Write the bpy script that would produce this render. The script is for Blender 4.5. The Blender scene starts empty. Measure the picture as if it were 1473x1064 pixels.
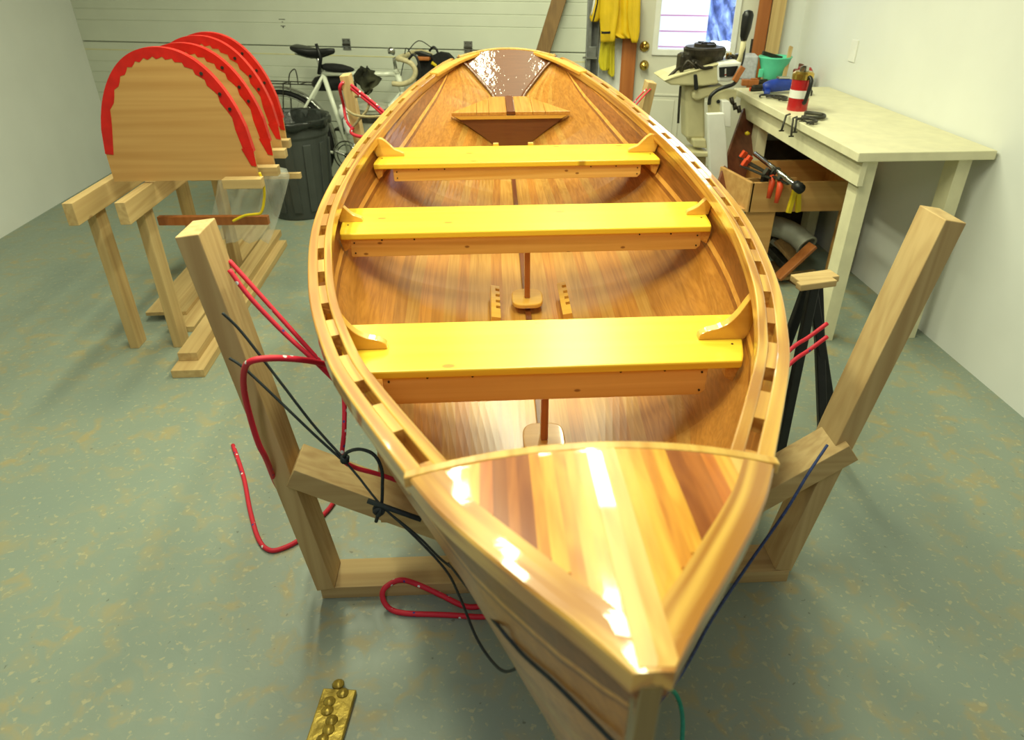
import bpy, bmesh, math, random
from mathutils import Vector, Matrix, Euler
random.seed(7)
PI = math.pi
sc = bpy.context.scene
COL = sc.collection

# ------------------------------------------------------------------ camera
CAM = Vector((-0.1173, 0.0, 1.60))
YAW = math.radians(3.117)
PITCH = math.radians(31.0)
cd = bpy.data.cameras.new('camera')
cam = bpy.data.objects.new('camera', cd)
COL.objects.link(cam)
cam.location = CAM
cam.rotation_euler = (PI/2 - PITCH, 0, -YAW)
cd.sensor_width = 36.0
cd.lens = 1000.0/1473.0*36.0
cd.shift_x = -19.5/1473.0
cd.clip_start = 0.02
cd.dof.use_dof = True
cd.dof.focus_distance = 2.1
cd.dof.aperture_fstop = 4.5
sc.camera = cam

# ------------------------------------------------------------------ world, lights, exposure
vs = sc.view_settings
vs.view_transform = 'Standard'
vs.look = 'None'
vs.gamma = 1.0
vs.use_curve_mapping = False
vs.exposure = 0.0
w = bpy.data.worlds.new('daylight')
sc.world = w
w.use_nodes = True
bg = w.node_tree.nodes['Background']
bg.inputs['Color'].default_value = (0.80, 0.90, 1.0, 1)
bg.inputs['Strength'].default_value = 6.0

def area(name, loc, target, sx, sy, power, color=(1, 1, 1)):
    l = bpy.data.lights.new(name, 'AREA')
    l.shape = 'RECTANGLE'; l.size = sx; l.size_y = sy
    l.energy = power; l.color = color
    o = bpy.data.objects.new(name, l); COL.objects.link(o)
    o.location = loc
    d = Vector(target) - Vector(loc)
    o.rotation_euler = d.to_track_quat('-Z', 'Y').to_euler()
    return o
WARM = (0.97, 1.0, 0.68)
COOL = (0.92, 0.96, 1.0)
# ceiling fluorescent fixtures (size x across, y along)
area('ceiling_tube', (-1.24, 3.65, 2.62), (-1.24, 3.651, 0), 0.16, 1.25, 34, WARM)
area('ceiling_tube', (-0.87, 1.75, 2.62), (-0.87, 1.751, 0), 0.16, 1.10, 34, WARM)
area('ceiling_tube', (0.40, 3.60, 2.62), (0.40, 3.601, 0), 0.16, 1.70, 46, WARM)
area('ceiling_tube', (0.10, 1.55, 2.62), (0.10, 1.551, 0), 0.16, 1.20, 34, WARM)
area('ceiling_tube', (-0.16, 3.84, 2.60), (-0.16, 3.841, 0), 0.10, 0.34, 7, WARM)
area('ceiling_tube', (-0.35, -0.6, 2.62), (-0.35, -0.601, 0), 0.16, 1.25, 20, COOL)
# cool fill lamp added behind the camera; the wall there has no window
area('rear_fill_lamp', (0.2, -2.9, 1.9), (0.1, 2.5, 0.9), 2.2, 1.1, 4, COOL)

# ------------------------------------------------------------------ frames
def ray(px, py):
    cp, sp = math.cos(PITCH), math.sin(PITCH)
    cy, sy = math.cos(YAW), math.sin(YAW)
    F = Vector((sy*cp, cy*cp, -sp)); R = Vector((cy, -sy, 0)); U = R.cross(F)
    return F*1000 + R*(px-756) - U*(py-532)
def atz(px, py, z):
    d = ray(px, py); return CAM + d*((z-CAM.z)/d.z)
def aty(px, py, Y):
    d = ray(px, py); return CAM + d*(Y/d.y)
def atx(px, py, X):
    d = ray(px, py); return CAM + d*((X-CAM.x)/d.x)
def cam_matrix(loc, pitch):
    return Matrix.Translation(loc) @ Euler((PI/2-pitch, 0, -YAW)).to_matrix().to_4x4()
BOAT_M = cam_matrix(CAM, PITCH) @ cam_matrix(Vector((-0.1173, 0, 0.8574)), math.radians(34.368)).inverted()

# ------------------------------------------------------------------ materials
def newmat(name):
    m = bpy.data.materials.new(name); m.use_nodes = True
    return m, m.node_tree.nodes, m.node_tree.links, m.node_tree.nodes['Principled BSDF']
def rgb(c):
    # sRGB 0-255 to linear
    f = lambda u: (u/255/12.92) if u/255 <= .04045 else ((u/255+.055)/1.055)**2.4
    return (f(c[0]), f(c[1]), f(c[2]), 1)
def plain(name, c, rough=0.5, metal=0.0, noise=0.08, nscale=20, coat=0, bump=0.0, trans=0.0, ior=1.45):
    m, N, L, P = newmat(name)
    tc = N.new('ShaderNodeTexCoord')
    nz = N.new('ShaderNodeTexNoise'); nz.inputs['Scale'].default_value = nscale; nz.inputs['Detail'].default_value = 4
    L.new(tc.outputs['Object'], nz.inputs['Vector'])
    mr = N.new('ShaderNodeMapRange'); mr.inputs['From Min'].default_value = .25; mr.inputs['From Max'].default_value = .75
    mr.inputs['To Min'].default_value = 1-noise*2; mr.inputs['To Max'].default_value = 1+noise
    L.new(nz.outputs['Fac'], mr.inputs['Value'])
    mx = N.new('ShaderNodeVectorMath'); mx.operation = 'SCALE'
    mx.inputs[0].default_value = rgb(c)[:3]
    L.new(mr.outputs['Result'], mx.inputs['Scale'])
    L.new(mx.outputs['Vector'], P.inputs['Base Color'])
    P.inputs['Roughness'].default_value = rough
    P.inputs['Metallic'].default_value = metal
    P.inputs['Coat Weight'].default_value = coat
    P.inputs['Coat Roughness'].default_value = .06
    P.inputs['Transmission Weight'].default_value = trans
    P.inputs['IOR'].default_value = ior
    if bump:
        b = N.new('ShaderNodeBump'); b.inputs['Strength'].default_value = bump; b.inputs['Distance'].default_value = .01
        L.new(nz.outputs['Fac'], b.inputs['Height']); L.new(b.outputs['Normal'], P.inputs['Normal'])
    return m
def wood(name, c1, c2, axis=1, fine=55, rough=0.35, coat=0.6, knots=0.0, ring=0.35, var=0.10, kscale=5.0, stretch=0.03, coatr=0.05, attr=False, flat=None):
    """c1 main colour, c2 grain colour; grain runs along `axis` of the object's own coordinates"""
    m, N, L, P = newmat(name)
    tc = N.new('ShaderNodeTexCoord'); oi = N.new('ShaderNodeObjectInfo')
    mp = N.new('ShaderNodeMapping'); s = [1.0]*3; s[axis] = stretch
    mp.inputs['Scale'].default_value = s
    src = tc.outputs['Object']
    if attr:
        an = N.new('ShaderNodeAttribute'); an.attribute_name = 'grain'; src = an.outputs['Vector']
    L.new(src, mp.inputs['Vector'])
    off = N.new('ShaderNodeVectorMath'); off.operation = 'SCALE'; off.inputs[0].default_value = (3.1, 1.7, 2.3)
    L.new(oi.outputs['Random'], off.inputs['Scale'])
    ad = N.new('ShaderNodeVectorMath'); ad.operation = 'ADD'
    L.new(mp.outputs['Vector'], ad.inputs[0]); L.new(off.outputs['Vector'], ad.inputs[1])
    n1 = N.new('ShaderNodeTexNoise'); n1.inputs['Scale'].default_value = fine; n1.inputs['Detail'].default_value = 5; n1.inputs['Distortion'].default_value = .3
    L.new(ad.outputs['Vector'], n1.inputs['Vector'])
    n2 = N.new('ShaderNodeTexNoise'); n2.inputs['Scale'].default_value = fine*.22; n2.inputs['Detail'].default_value = 2; n2.inputs['Distortion'].default_value = .8
    L.new(ad.outputs['Vector'], n2.inputs['Vector'])
    # growth rings: sine of the slow noise
    mm = N.new('ShaderNodeMath'); mm.operation = 'MULTIPLY'; mm.inputs[1].default_value = 42
    L.new(n2.outputs['Fac'], mm.inputs[0])
    si = N.new('ShaderNodeMath'); si.operation = 'SINE'; L.new(mm.outputs[0], si.inputs[0])
    r = N.new('ShaderNodeMapRange'); r.inputs['From Min'].default_value = -1; r.inputs['To Max'].default_value = ring
    L.new(si.outputs[0], r.inputs['Value'])
    r1 = N.new('ShaderNodeMapRange'); r1.inputs['From Min'].default_value = .35; r1.inputs['From Max'].default_value = .7; r1.inputs['To Max'].default_value = .6
    L.new(n1.outputs['Fac'], r1.inputs['Value'])
    a = N.new('ShaderNodeMath'); a.operation = 'ADD'; a.use_clamp = True
    L.new(r.outputs['Result'], a.inputs[0]); L.new(r1.outputs['Result'], a.inputs[1])
    mx = N.new('ShaderNodeMix'); mx.data_type = 'RGBA'
    mx.inputs['A'].default_value = rgb(c1); mx.inputs['B'].default_value = rgb(c2)
    L.new(a.outputs[0], mx.inputs['Factor'])
    out = mx.outputs['Result']
    if knots:
        vo = N.new('ShaderNodeTexVoronoi'); vo.inputs['Scale'].default_value = kscale; vo.inputs['Randomness'].default_value = 1
        kmp = N.new('ShaderNodeMapping'); ks = [1.0]*3; ks[axis] = .55
        if flat is not None: ks[flat] = 0.0
        kmp.inputs['Scale'].default_value = ks
        L.new(tc.outputs['Object'], kmp.inputs['Vector'])
        ka = N.new('ShaderNodeVectorMath'); ka.operation = 'ADD'
        L.new(kmp.outputs['Vector'], ka.inputs[0]); L.new(off.outputs['Vector'], ka.inputs[1])
        if flat is None:
            L.new(ka.outputs['Vector'], vo.inputs['Vector'])
        else:
            vo.voronoi_dimensions = '2D'
            sx_ = N.new('ShaderNodeSeparateXYZ'); cx_ = N.new('ShaderNodeCombineXYZ'); L.new(ka.outputs['Vector'], sx_.inputs[0])
            a_, b_ = [k for k in range(3) if k != flat]
            L.new(sx_.outputs[a_], cx_.inputs[0]); L.new(sx_.outputs[b_], cx_.inputs[1]); L.new(cx_.outputs[0], vo.inputs['Vector'])
        kr = N.new('ShaderNodeMapRange'); kr.inputs['From Min'].default_value = .03; kr.inputs['From Max'].default_value = .055
        kr.inputs['To Min'].default_value = knots; kr.inputs['To Max'].default_value = 0
        L.new(vo.outputs['Distance'], kr.inputs['Value'])
        m2 = N.new('ShaderNodeMix'); m2.data_type = 'RGBA'; m2.inputs['B'].default_value = rgb((120, 62, 20))
        L.new(out, m2.inputs['A']); L.new(kr.outputs['Result'], m2.inputs['Factor']); out = m2.outputs['Result']
    hs = N.new('ShaderNodeHueSaturation')
    vr = N.new('ShaderNodeMapRange'); vr.inputs['To Min'].default_value = 1-var; vr.inputs['To Max'].default_value = 1+var
    L.new(oi.outputs['Random'], vr.inputs['Value']); L.new(vr.outputs['Result'], hs.inputs['Value'])
    L.new(out, hs.inputs['Color']); L.new(hs.outputs['Color'], P.inputs['Base Color'])
    P.inputs['Roughness'].default_value = rough
    P.inputs['Coat Weight'].default_value = coat
    P.inputs['Coat Roughness'].default_value = coatr
    return m

M = {}
M['ash'] = wood('varnished_ash', (228, 180, 82), (176, 118, 44), fine=60, ring=.75, var=.05, coat=.8, attr=True)
M['ash_pale'] = wood('pale_ash', (232, 190, 98), (204, 150, 66), fine=60, ring=.5, var=.05, coat=.8)
M['pine'] = wood('varnished_pine', (246, 212, 62), (238, 190, 44), axis=0, fine=40, ring=.35, var=.03, coat=.18, knots=.6, kscale=5, coatr=.35, flat=2)
M['apron'] = wood('knotty_pine', (236, 190, 104), (208, 150, 66), axis=0, fine=40, ring=.4, var=.05, coat=.4, knots=.8, kscale=11, flat=1)
M['knee'] = wood('knee_maple', (232, 182, 80), (214, 156, 58), axis=0, fine=40, ring=.2, var=.03, coat=.8)
M['cedar'] = wood('red_cedar_strip', (186, 126, 50), (156, 98, 32), fine=110, ring=.45, var=.14, coat=.3, coatr=.20)
M['cedar_mid'] = wood('tan_cedar_strip', (192, 142, 66), (168, 116, 44), fine=110, ring=.45, var=.10, coat=.3, coatr=.20)
M['cedar_dark'] = wood('dark_cedar_strip', (146, 88, 34), (114, 64, 20), fine=110, ring=.4, var=.08, coat=.3, coatr=.20)
M['cedar_light'] = wood('light_cedar_strip', (212, 156, 72), (186, 122, 46), fine=110, ring=.4, var=.05, coat=.3, coatr=.20)
M['deck_yellow'] = wood('yellow_cedar', (238, 182, 66), (214, 144, 40), fine=80, ring=.4, var=.06, coat=1, coatr=.08)
M['deck_gold'] = wood('golden_cedar', (222, 152, 48), (190, 116, 30), fine=80, ring=.5, var=.06, coat=1, coatr=.08)
M['deck_orange'] = wood('orange_cedar', (208, 124, 44), (180, 92, 28), fine=80, ring=.4, var=.05, coat=1, coatr=.08)
M['deck_brown'] = wood('brown_cedar', (160, 90, 32), (132, 66, 20), fine=80, ring=.4, var=.05, coat=1, coatr=.08)
M['deck_mid'] = wood('rust_cedar', (186, 110, 44), (156, 84, 28), fine=80, ring=.4, var=.05, coat=1, coatr=.08)
M['stem'] = wood('shaded_stem_wood', (140, 116, 60), (110, 88, 40), axis=2, fine=60, ring=.4, var=.03, coat=.4)  # shade under the nose is put into this dark olive tone
M['keelson'] = wood('mahogany_strip', (118, 62, 24), (90, 42, 14), fine=80, ring=.3, var=.03, coat=.6)
M['post_red'] = wood('cherry_post', (178, 104, 44), (140, 74, 26), axis=2, fine=80, ring=.3, var=.05, coat=.5)
M['lumber'] = wood('raw_spruce', (200, 172, 118), (178, 146, 94), axis=1, fine=40, ring=.45, var=.08, coat=0, rough=.75, knots=.5, kscale=4)
M['lumber_x'] = wood('raw_spruce_cross', (200, 172, 118), (178, 146, 94), axis=0, fine=40, ring=.45, var=.08, coat=0, rough=.75, knots=.5, kscale=4)
M['lumber_z'] = wood('raw_spruce_upright', (202, 174, 120), (180, 148, 96), axis=2, fine=40, ring=.45, var=.08, coat=0, rough=.75, knots=.5, kscale=4)
M['ply'] = wood('plywood', (206, 160, 96), (184, 134, 72), axis=0, fine=30, ring=.3, var=.06, coat=0, rough=.7)
M['trimwood'] = wood('stained_trim', (176, 106, 48), (150, 82, 32), axis=2, fine=40, ring=.3, var=.05, coat=.2, rough=.5)
M['brownplank'] = wood('weathered_plank', (122, 92, 50), (94, 68, 34), axis=2, fine=40, ring=.4, var=.05, coat=0, rough=.7)
M['redplank'] = wood('red_brown_board', (120, 66, 44), (90, 44, 30), axis=2, fine=40, ring=.3, var=.05, coat=.3, rough=.4)

# ------------------------------------------------------------------ mesh helpers
def link(name, me, mat=None, parent=None, smooth=False, bevel=0, seg=2):
    o = bpy.data.objects.new(name, me); COL.objects.link(o)
    if mat: me.materials.append(mat)
    if parent: o.parent = parent
    if smooth:
        for p in me.polygons: p.use_smooth = True
    if bevel:
        b = o.modifiers.new('bevel', 'BEVEL'); b.width = bevel; b.segments = seg; b.limit_method = 'ANGLE'; b.angle_limit = math.radians(35)
    return o
def raw(name, V, F, mat=None, parent=None, smooth=False, bevel=0, fix=True, grain=None):
    me = bpy.data.meshes.new(name); me.from_pydata([tuple(v) for v in V], [], F); me.update()
    if grain:
        at_ = me.attributes.new('grain', 'FLOAT_VECTOR', 'POINT')
        at_.data.foreach_set('vector', [c for g in grain for c in g])
    if fix:
        bm = bmesh.new(); bm.from_mesh(me); bmesh.ops.recalc_face_normals(bm, faces=bm.faces); bm.to_mesh(me); bm.free()
    return link(name, me, mat, parent, smooth, bevel)
class MB:
    """collects pieces of ONE part"""
    def __init__(s): s.V = []; s.F = []
    def add(s, V, F):
        n = len(s.V); s.V += [Vector(v) for v in V]; s.F += [tuple(i+n for i in f) for f in F]; return s
    def box(s, c, d, M3=None):
        c = Vector(c); h = Vector(d)/2; V = []
        for x in (-1, 1):
            for y in (-1, 1):
                for z in (-1, 1):
                    v = Vector((x*h.x, y*h.y, z*h.z))
                    if M3: v = M3 @ v
                    V.append(c+v)
        return s.add(V, [(0,1,3,2), (4,6,7,5), (0,4,5,1), (2,3,7,6), (0,2,6,4), (1,5,7,3)])
    def bar(s, a, b, w, t, up=(0, 0, 1)):
        """rectangular bar from a to b, w across, t along up"""
        a = Vector(a); b = Vector(b); d = (b-a).normalized(); up = Vector(up)
        x = d.cross(up).normalized(); u = x.cross(d)
        V = [p + x*(w/2*i) + u*(t/2*j) for p in (a, b) for i, j in ((-1,-1), (1,-1), (1,1), (-1,1))]
        return s.add(V, [(0,1,2,3), (7,6,5,4), (0,4,5,1), (1,5,6,2), (2,6,7,3), (3,7,4,0)])
    def tube(s, P, r, n=10, closed=False, cap=True):
        P = [Vector(p) for p in P]; k = len(P); R = r if hasattr(r, '__len__') else [r]*k
        prev = None; V = []
        for i, p in enumerate(P):
            if closed: d = P[(i+1) % k] - P[i-1]
            else: d = P[min(i+1, k-1)] - P[max(i-1, 0)]
            d.normalize()
            if prev is None:
                u = d.orthogonal().normalized()
            else:
                u = (prev - d*prev.dot(d)).normalized()
            prev = u; v = d.cross(u)
            for j in range(n):
                a = 2*PI*j/n; V.append(p + (u*math.cos(a)+v*math.sin(a))*R[i])
        F = []
        for i in range(k if closed else k-1):
            i2 = (i+1) % k
            for j in range(n):
                F.append((i*n+j, i*n+(j+1) % n, i2*n+(j+1) % n, i2*n+j))
        if not closed and cap:
            F.append(tuple(range(n-1, -1, -1))); F.append(tuple((k-1)*n+j for j in range(n)))
        return s.add(V, F)
    def prism(s, poly, a, b):
        """poly: list of 3-D points of a face; extruded from offset a to offset b (vectors)"""
        a = Vector(a); b = Vector(b); n = len(poly)
        V = [Vector(p)+a for p in poly] + [Vector(p)+b for p in poly]
        F = [tuple(range(n-1, -1, -1)), tuple(range(n, 2*n))] + [(i, (i+1) % n, n+(i+1) % n, n+i) for i in range(n)]
        return s.add(V, F)
    def lathe(s, prof, c=(0, 0, 0), n=24, M3=None):
        c = Vector(c); V = []; k = len(prof)
        for (r, z) in prof:
            for j in range(n):
                a = 2*PI*j/n; v = Vector((r*math.cos(a), r*math.sin(a), z))
                if M3: v = M3 @ v
                V.append(c+v)
        F = [(i*n+j, i*n+(j+1) % n, (i+1)*n+(j+1) % n, (i+1)*n+j) for i in range(k-1) for j in range(n)]
        if prof[0][0] > 1e-4: F.append(tuple(range(n-1, -1, -1)))
        if prof[-1][0] > 1e-4: F.append(tuple((k-1)*n+j for j in range(n)))
        return s.add(V, F)
    def grid(s, rows, closed_u=False):
        k = len(rows); n = len(rows[0]); V = [p for r in rows for p in r]; F = []
        for i in range(k-1):
            for j in range(n if closed_u else n-1):
                F.append((i*n+j, i*n+(j+1) % n, (i+1)*n+(j+1) % n, (i+1)*n+j))
        return s.add(V, F)
    def build(s, name, mat, parent=None, smooth=False, bevel=0, seg=2):
        return raw(name, s.V, s.F, mat, parent, smooth, bevel)
def sweep(rings, closed=False):
    """rings: list of equal-length loops; skins them into a closed bar"""
    n = len(rings[0]); k = len(rings); V = [p for r in rings for p in r]; F = []
    for i in range(k if closed else k-1):
        i2 = (i+1) % k
        for j in range(n):
            F.append((i*n+j, i*n+(j+1) % n, i2*n+(j+1) % n, i2*n+j))
    if not closed:
        F.append(tuple(range(n-1, -1, -1))); F.append(tuple((k-1)*n+j for j in range(n)))
    return V, F
def spline(P, n=8, closed=False):
    P = [Vector(p) for p in P]; out = []; k = len(P)
    rng = range(k if closed else k-1)
    for i in rng:
        if closed: a, b, c, d = P[i-1], P[i], P[(i+1) % k], P[(i+2) % k]
        else: a, b, c, d = P[max(i-1, 0)], P[i], P[i+1], P[min(i+2, k-1)]
        for j in range(n):
            t = j/n
            out.append(.5*((2*b)+(-a+c)*t+(2*a-5*b+4*c-d)*t*t+(-a+3*b-3*c+d)*t**3))
    if not closed: out.append(P[-1])
    return out
def rotZ(a): return Matrix.Rotation(a, 3, 'Z')
def tag(o, label=None, cat=None, group=None, kind=None):
    if label: o['label'] = label
    if cat: o['category'] = cat
    if group: o['group'] = group
    if kind: o['kind'] = kind
    return o
def empty(name, loc=(0, 0, 0), rz=0, label=None, cat=None, group=None):
    o = bpy.data.objects.new(name, None); COL.objects.link(o); o.empty_display_size = .1
    o.location = loc; o.rotation_euler = (0, 0, rz)
    return tag(o, label, cat, group)
def interp(x, X, Y):
    if x <= X[0]: return Y[0]
    for i in range(len(X)-1):
        if x <= X[i+1]: return Y[i]+(Y[i+1]-Y[i])*(x-X[i])/(X[i+1]-X[i])
    return Y[-1]
def smooth_table(X, Y):
    """cubic (Catmull-Rom tangents) through a table"""
    n = len(X)
    t = [0]*n
    for i in range(n):
        a, b = max(i-1, 0), min(i+1, n-1); t[i] = (Y[b]-Y[a])/(X[b]-X[a])
    def f(x):
        if x <= X[0]: return Y[0]
        if x >= X[-1]: return Y[-1]
        for i in range(n-1):
            if x <= X[i+1]:
                h = X[i+1]-X[i]; u = (x-X[i])/h
                return (2*u**3-3*u*u+1)*Y[i]+(u**3-2*u*u+u)*h*t[i]+(-2*u**3+3*u*u)*Y[i+1]+(u**3-u*u)*h*t[i+1]
    return f

# ================================================================== THE BOAT
fs = smooth_table([.28,.5,.6,.8,1.0,1.25,1.5,1.75,2.0,2.3,2.6,2.9,3.2,3.5,3.8,3.97], [.36,.305,.28,.24,.205,.175,.15,.125,.105,.092,.086,.085,.09,.10,.127,.150])
fb = smooth_table([.307,.34,.37,.4,.45,.5,.55,.6,.7,.8,.9,1.0,1.25,1.5,1.75,2.0,2.3,2.6,2.9,3.2,3.5,3.7,3.8,3.9,3.97],
                  [.015,.037,.058,.081,.117,.152,.184,.211,.261,.3105,.358,.401,.484,.543,.589,.6165,.625,.615,.586,.544,.486,.420,.383,.335,.285])
YT = 3.97
def ztr(Y): return (Y-3.77)/1.2          # transom plane
def fk(Y):
    if Y > 3.55: return max(-.183, ztr(Y))
    return interp(Y, [.30,.31,.33,.36,.41,.48,.6,.9,1.3,2.1,2.8,3.2,3.46,3.55], [.30,.18,.05,-.04,-.12,-.18,-.235,-.28,-.29,-.293,-.278,-.258,-.225,-.183])
def fx0(Y):
    if Y < 3.55: return .0
    return interp(fk(Y), [-.183,-.1,0,.1,.15], [.0,.03,.085,.195,.255])
def shape(Y, u):
    u = min(max(u, 0), 1)
    A = (1-(1-u)**2.9)**.50
    e = interp(Y, [.3,.8,3.0,3.46,3.7,3.97], [.75,.75,.9,1.35,1.35,1.0]); B = u**e
    wgt = interp(Y, [.3,.5,.9,1.25,1.6,2.2,2.8,3.3,3.6], [1,.9,.40,.05,.03,0,.12,.75,1])
    return A*(1-wgt)+B*wgt
TH = .023   # rail edge to outer hull skin
def bh(Y):  # half breadth of the inner hull face at the sheer
    h = .01; d = (fb(Y+h)-fb(Y-h))/(2*h)
    return max(.004, fb(Y)-.0225*math.sqrt(1+min(d*d, 9)))
def hx(Y, z):
    k, s = fk(Y), fs(Y); u = (z-k)/max(1e-4, s-k)
    x0 = fx0(Y)
    return x0+(max(bh(Y), x0)-x0)*shape(Y, u)
def hpt(Y, u):
    k, s = fk(Y), fs(Y); x0 = fx0(Y); s = s-.026
    return Vector((x0+(max(bh(Y), x0)-x0)*shape(Y, u), Y, k+(s-k)*u))

boat = empty('rowboat', label='varnished cedar strip rowboat with three yellow thwarts slung between wooden stands', cat='rowboat')
boat.matrix_world = BOAT_M

# ---- hull strips
YS = [.31,.318,.33,.345,.36,.385,.41,.45,.5,.56,.63,.7,.8,.9,1.0,1.12,1.25,1.4,1.55,1.7,1.85,2.0,2.15,2.3,2.45,2.6,2.75,2.9,3.05,3.2,3.32,3.44,3.55,3.63,3.7,3.77,3.83,3.88,3.92,3.965]
NS = 20
def girth_pts(Y):
    n = 60; P = [hpt(Y, (i/n)**1.6) for i in range(n+1)]
    L = [0]
    for i in range(n): L.append(L[-1]+(P[i+1]-P[i]).length)
    return P, L
GP = {Y: girth_pts(Y) for Y in YS}
def gpoint(Y, f):
    P, L = GP[Y]; t = f*L[-1]
    for i in range(len(L)-1):
        if t <= L[i+1]+1e-9:
            return P[i]+(P[i+1]-P[i])*((t-L[i])/max(1e-9, L[i+1]-L[i]))
    return P[-1].copy()
bounds = [i/NS*.86 for i in range(NS+1)][:NS+1]
# feature strips near the sheer (from top): cedar_mid, dark, dark, thin light, thin dark, then body
bounds = [0] + [0.80*i/16 for i in range(1, 17)] + [.818, .84, .858, .925, 1.0]
tone = []
for i in range(len(bounds)-1):
    f = (bounds[i]+bounds[i+1])/2
    if i == 16: tone.append('cedar_dark')
    elif i == 17: tone.append('cedar_light')
    elif i == 18: tone.append('cedar_dark')
    elif i == 19: tone.append('cedar_dark')
    elif i == 20: tone.append('cedar')
    else: tone.append(['cedar_mid','cedar_mid','cedar','cedar_mid','cedar_mid','cedar','cedar_mid','cedar','cedar','cedar_mid','cedar','cedar','cedar','cedar','cedar','cedar'][i])
first_strip = {}
for side in (1, -1):
    for i in range(len(bounds)-1):
        f0, f1 = bounds[i], bounds[i+1]
        rows = []
        for Y in YS:
            fr = [f0, (f0+f1)/2, f1]
            pts = [gpoint(Y, f) for f in fr]
            # outward normal in section
            d = (pts[2]-pts[0]); nrm = Vector((d.z, 0, -d.x))
            if nrm.length < 1e-6: nrm = Vector((1, 0, 0))
            nrm.normalize()
            t = .007
            loop = pts + [p+nrm*t for p in reversed(pts)]
            if side < 0: loop = [Vector((-p.x, p.y, p.z)) for p in loop]
            rows.append(loop)
        V, F = sweep(rows)
        raw('plank', V, F, M[tone[i]], boat, smooth=False)

# ---- gunwales : outwale, spacer blocks, inwale
def plan(Y, off, side=1):
    """point of the sheer offset inwards by off in plan"""
    h = .008; d = Vector((fb(min(Y+h, YT))-fb(max(Y-h, .307)), min(Y+h, YT)-max(Y-h, .307), 0)).normalized()
    n = Vector((-d.y, d.x, 0))
    p = Vector((fb(Y), Y, fs(Y)))+n*off
    if side < 0: p.x = -p.x
    return p
def rail(name, Ya, Yb, o0, o1, ztop, zbot, mat, side, n=60, bevel=.003):
    rows = []
    for i in range(n+1):
        Y = Ya+(Yb-Ya)*i/n
        a, b = plan(Y, o0, side), plan(Y, o1, side)
        rows.append([a+Vector((0,0,ztop)), b+Vector((0,0,ztop)), b+Vector((0,0,zbot)), a+Vector((0,0,zbot))])
    V, F = sweep(rows); G = []; ln = 0
    for i, r in enumerate(rows):
        if i: ln += (r[0]-rows[i-1][0]).length
        G += [(o0, ln+side*.7+o0*9, 0), (o1, ln+side*.7+o0*9, 0), (o1, ln+side*.7+o0*9, .03), (o0, ln+side*.7+o0*9, .03)]
    return raw(name, V, F, mat, boat, smooth=False, bevel=bevel, grain=G)
DY = .632     # after edge of the foredeck
for side in (-1, 1):
    rail('outwale', DY, 3.955, 0, .0225, 0, -.034, M['ash'], side)
    rail('inwale', DY-.02, 3.93, .0365, .055, 0, -.037, M['ash'], side)
slotY = [.69+.0, .859, 1.049, 1.208, 1.392, 1.558, 1.747, 1.94, 2.137, 2.332, 2.522, 2.708, 2.896, 3.092, 3.297, 3.505, 3.69]
LS = .086
edges = [DY-.01] + [e for y in slotY for e in (y-LS/2, y+LS/2)] + [3.93]
for side in (-1, 1):
    for j in range(0, len(edges), 2):
        if edges[j+1]-edges[j] < .01: continue
        rail('spacer_block', edges[j], edges[j+1], .0220, .0368, -.0004, -.026, M['ash'], side, n=6, bevel=0)

# ---- foredeck
def crown(Y): return .036*min(1, fb(Y)/.22)**1.3
def dz(x, Y):
    b = fb(Y); r = min(1, abs(x)/b); return fs(Y)+.004+crown(Y)*(1-r*r)
MW = .034
def margin(Y):
    h = .008; d = (fb(Y+h)-fb(Y-h))/(2*h); return fb(Y)-MW*math.sqrt(1+d*d)
KN = .0155
strips = [(-.012, .022, 'ash_pale', 'king_plank'),
          (.022, .052, 'deck_yellow', 0), (.052, .067, 'deck_gold', 0), (.067, .083, 'deck_yellow', 0),
          (.083, .102, 'deck_brown', 0), (.102, .126, 'deck_mid', 0), (.126, .143, 'deck_orange', 0), (.143, .164, 'deck_yellow', 0), (.164, .235, 'ash_pale', 0),
          (-.038, -.012, 'deck_yellow', 0), (-.052, -.038, 'deck_gold', 0), (-.068, -.052, 'deck_yellow', 0), (-.080, -.068, 'deck_gold', 0),
          (-.095, -.080, 'deck_brown', 0), (-.107, -.095, 'deck_mid', 0), (-.123, -.107, 'deck_brown', 0), (-.138, -.123, 'deck_orange', 0), (-.160, -.138, 'deck_yellow', 0), (-.235, -.160, 'deck_gold', 0)]
YR = .622
def decky(x): return DY-.0*abs(x)
rows = []
for i in range(41):
    Y = .325+(YR-.325)*i/40; m = max(.004, fb(Y)-.006)
    top = [Vector((m*t, Y, dz(m*t, Y)-.002)) for t in (-1, -.66, -.33, 0, .33, .66, 1)]
    rows.append(top+[p-Vector((0, 0, .008)) for p in reversed(top)])
V, F = sweep(rows); raw('deck_base', V, F, M['deck_gold'], boat)
for x0, x1, mt, nm in strips:
    rows = []; n = 44
    for i in range(n+1):
        Y = .312+(YR-.312)*i/n
        m = margin(Y) if nm != 'king_plank' else 99
        a, b = max(x0, -m), min(x1, m)
        if nm == 'king_plank': a, b = max(x0, -fb(Y)+.001), min(x1, fb(Y)-.001)
        if b-a < .0006: continue
        top = [Vector((a+(b-a)*t, Y, dz(a+(b-a)*t, Y)+(.0014 if nm == 'king_plank' else 0))) for t in (0, .5, 1)]
        rows.append(top+[p-Vector((0, 0, .009)) for p in reversed(top)])
    if len(rows) > 1:
        V, F = sweep(rows); raw(nm or 'deck_strip', V, F, M[mt], boat)
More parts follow.
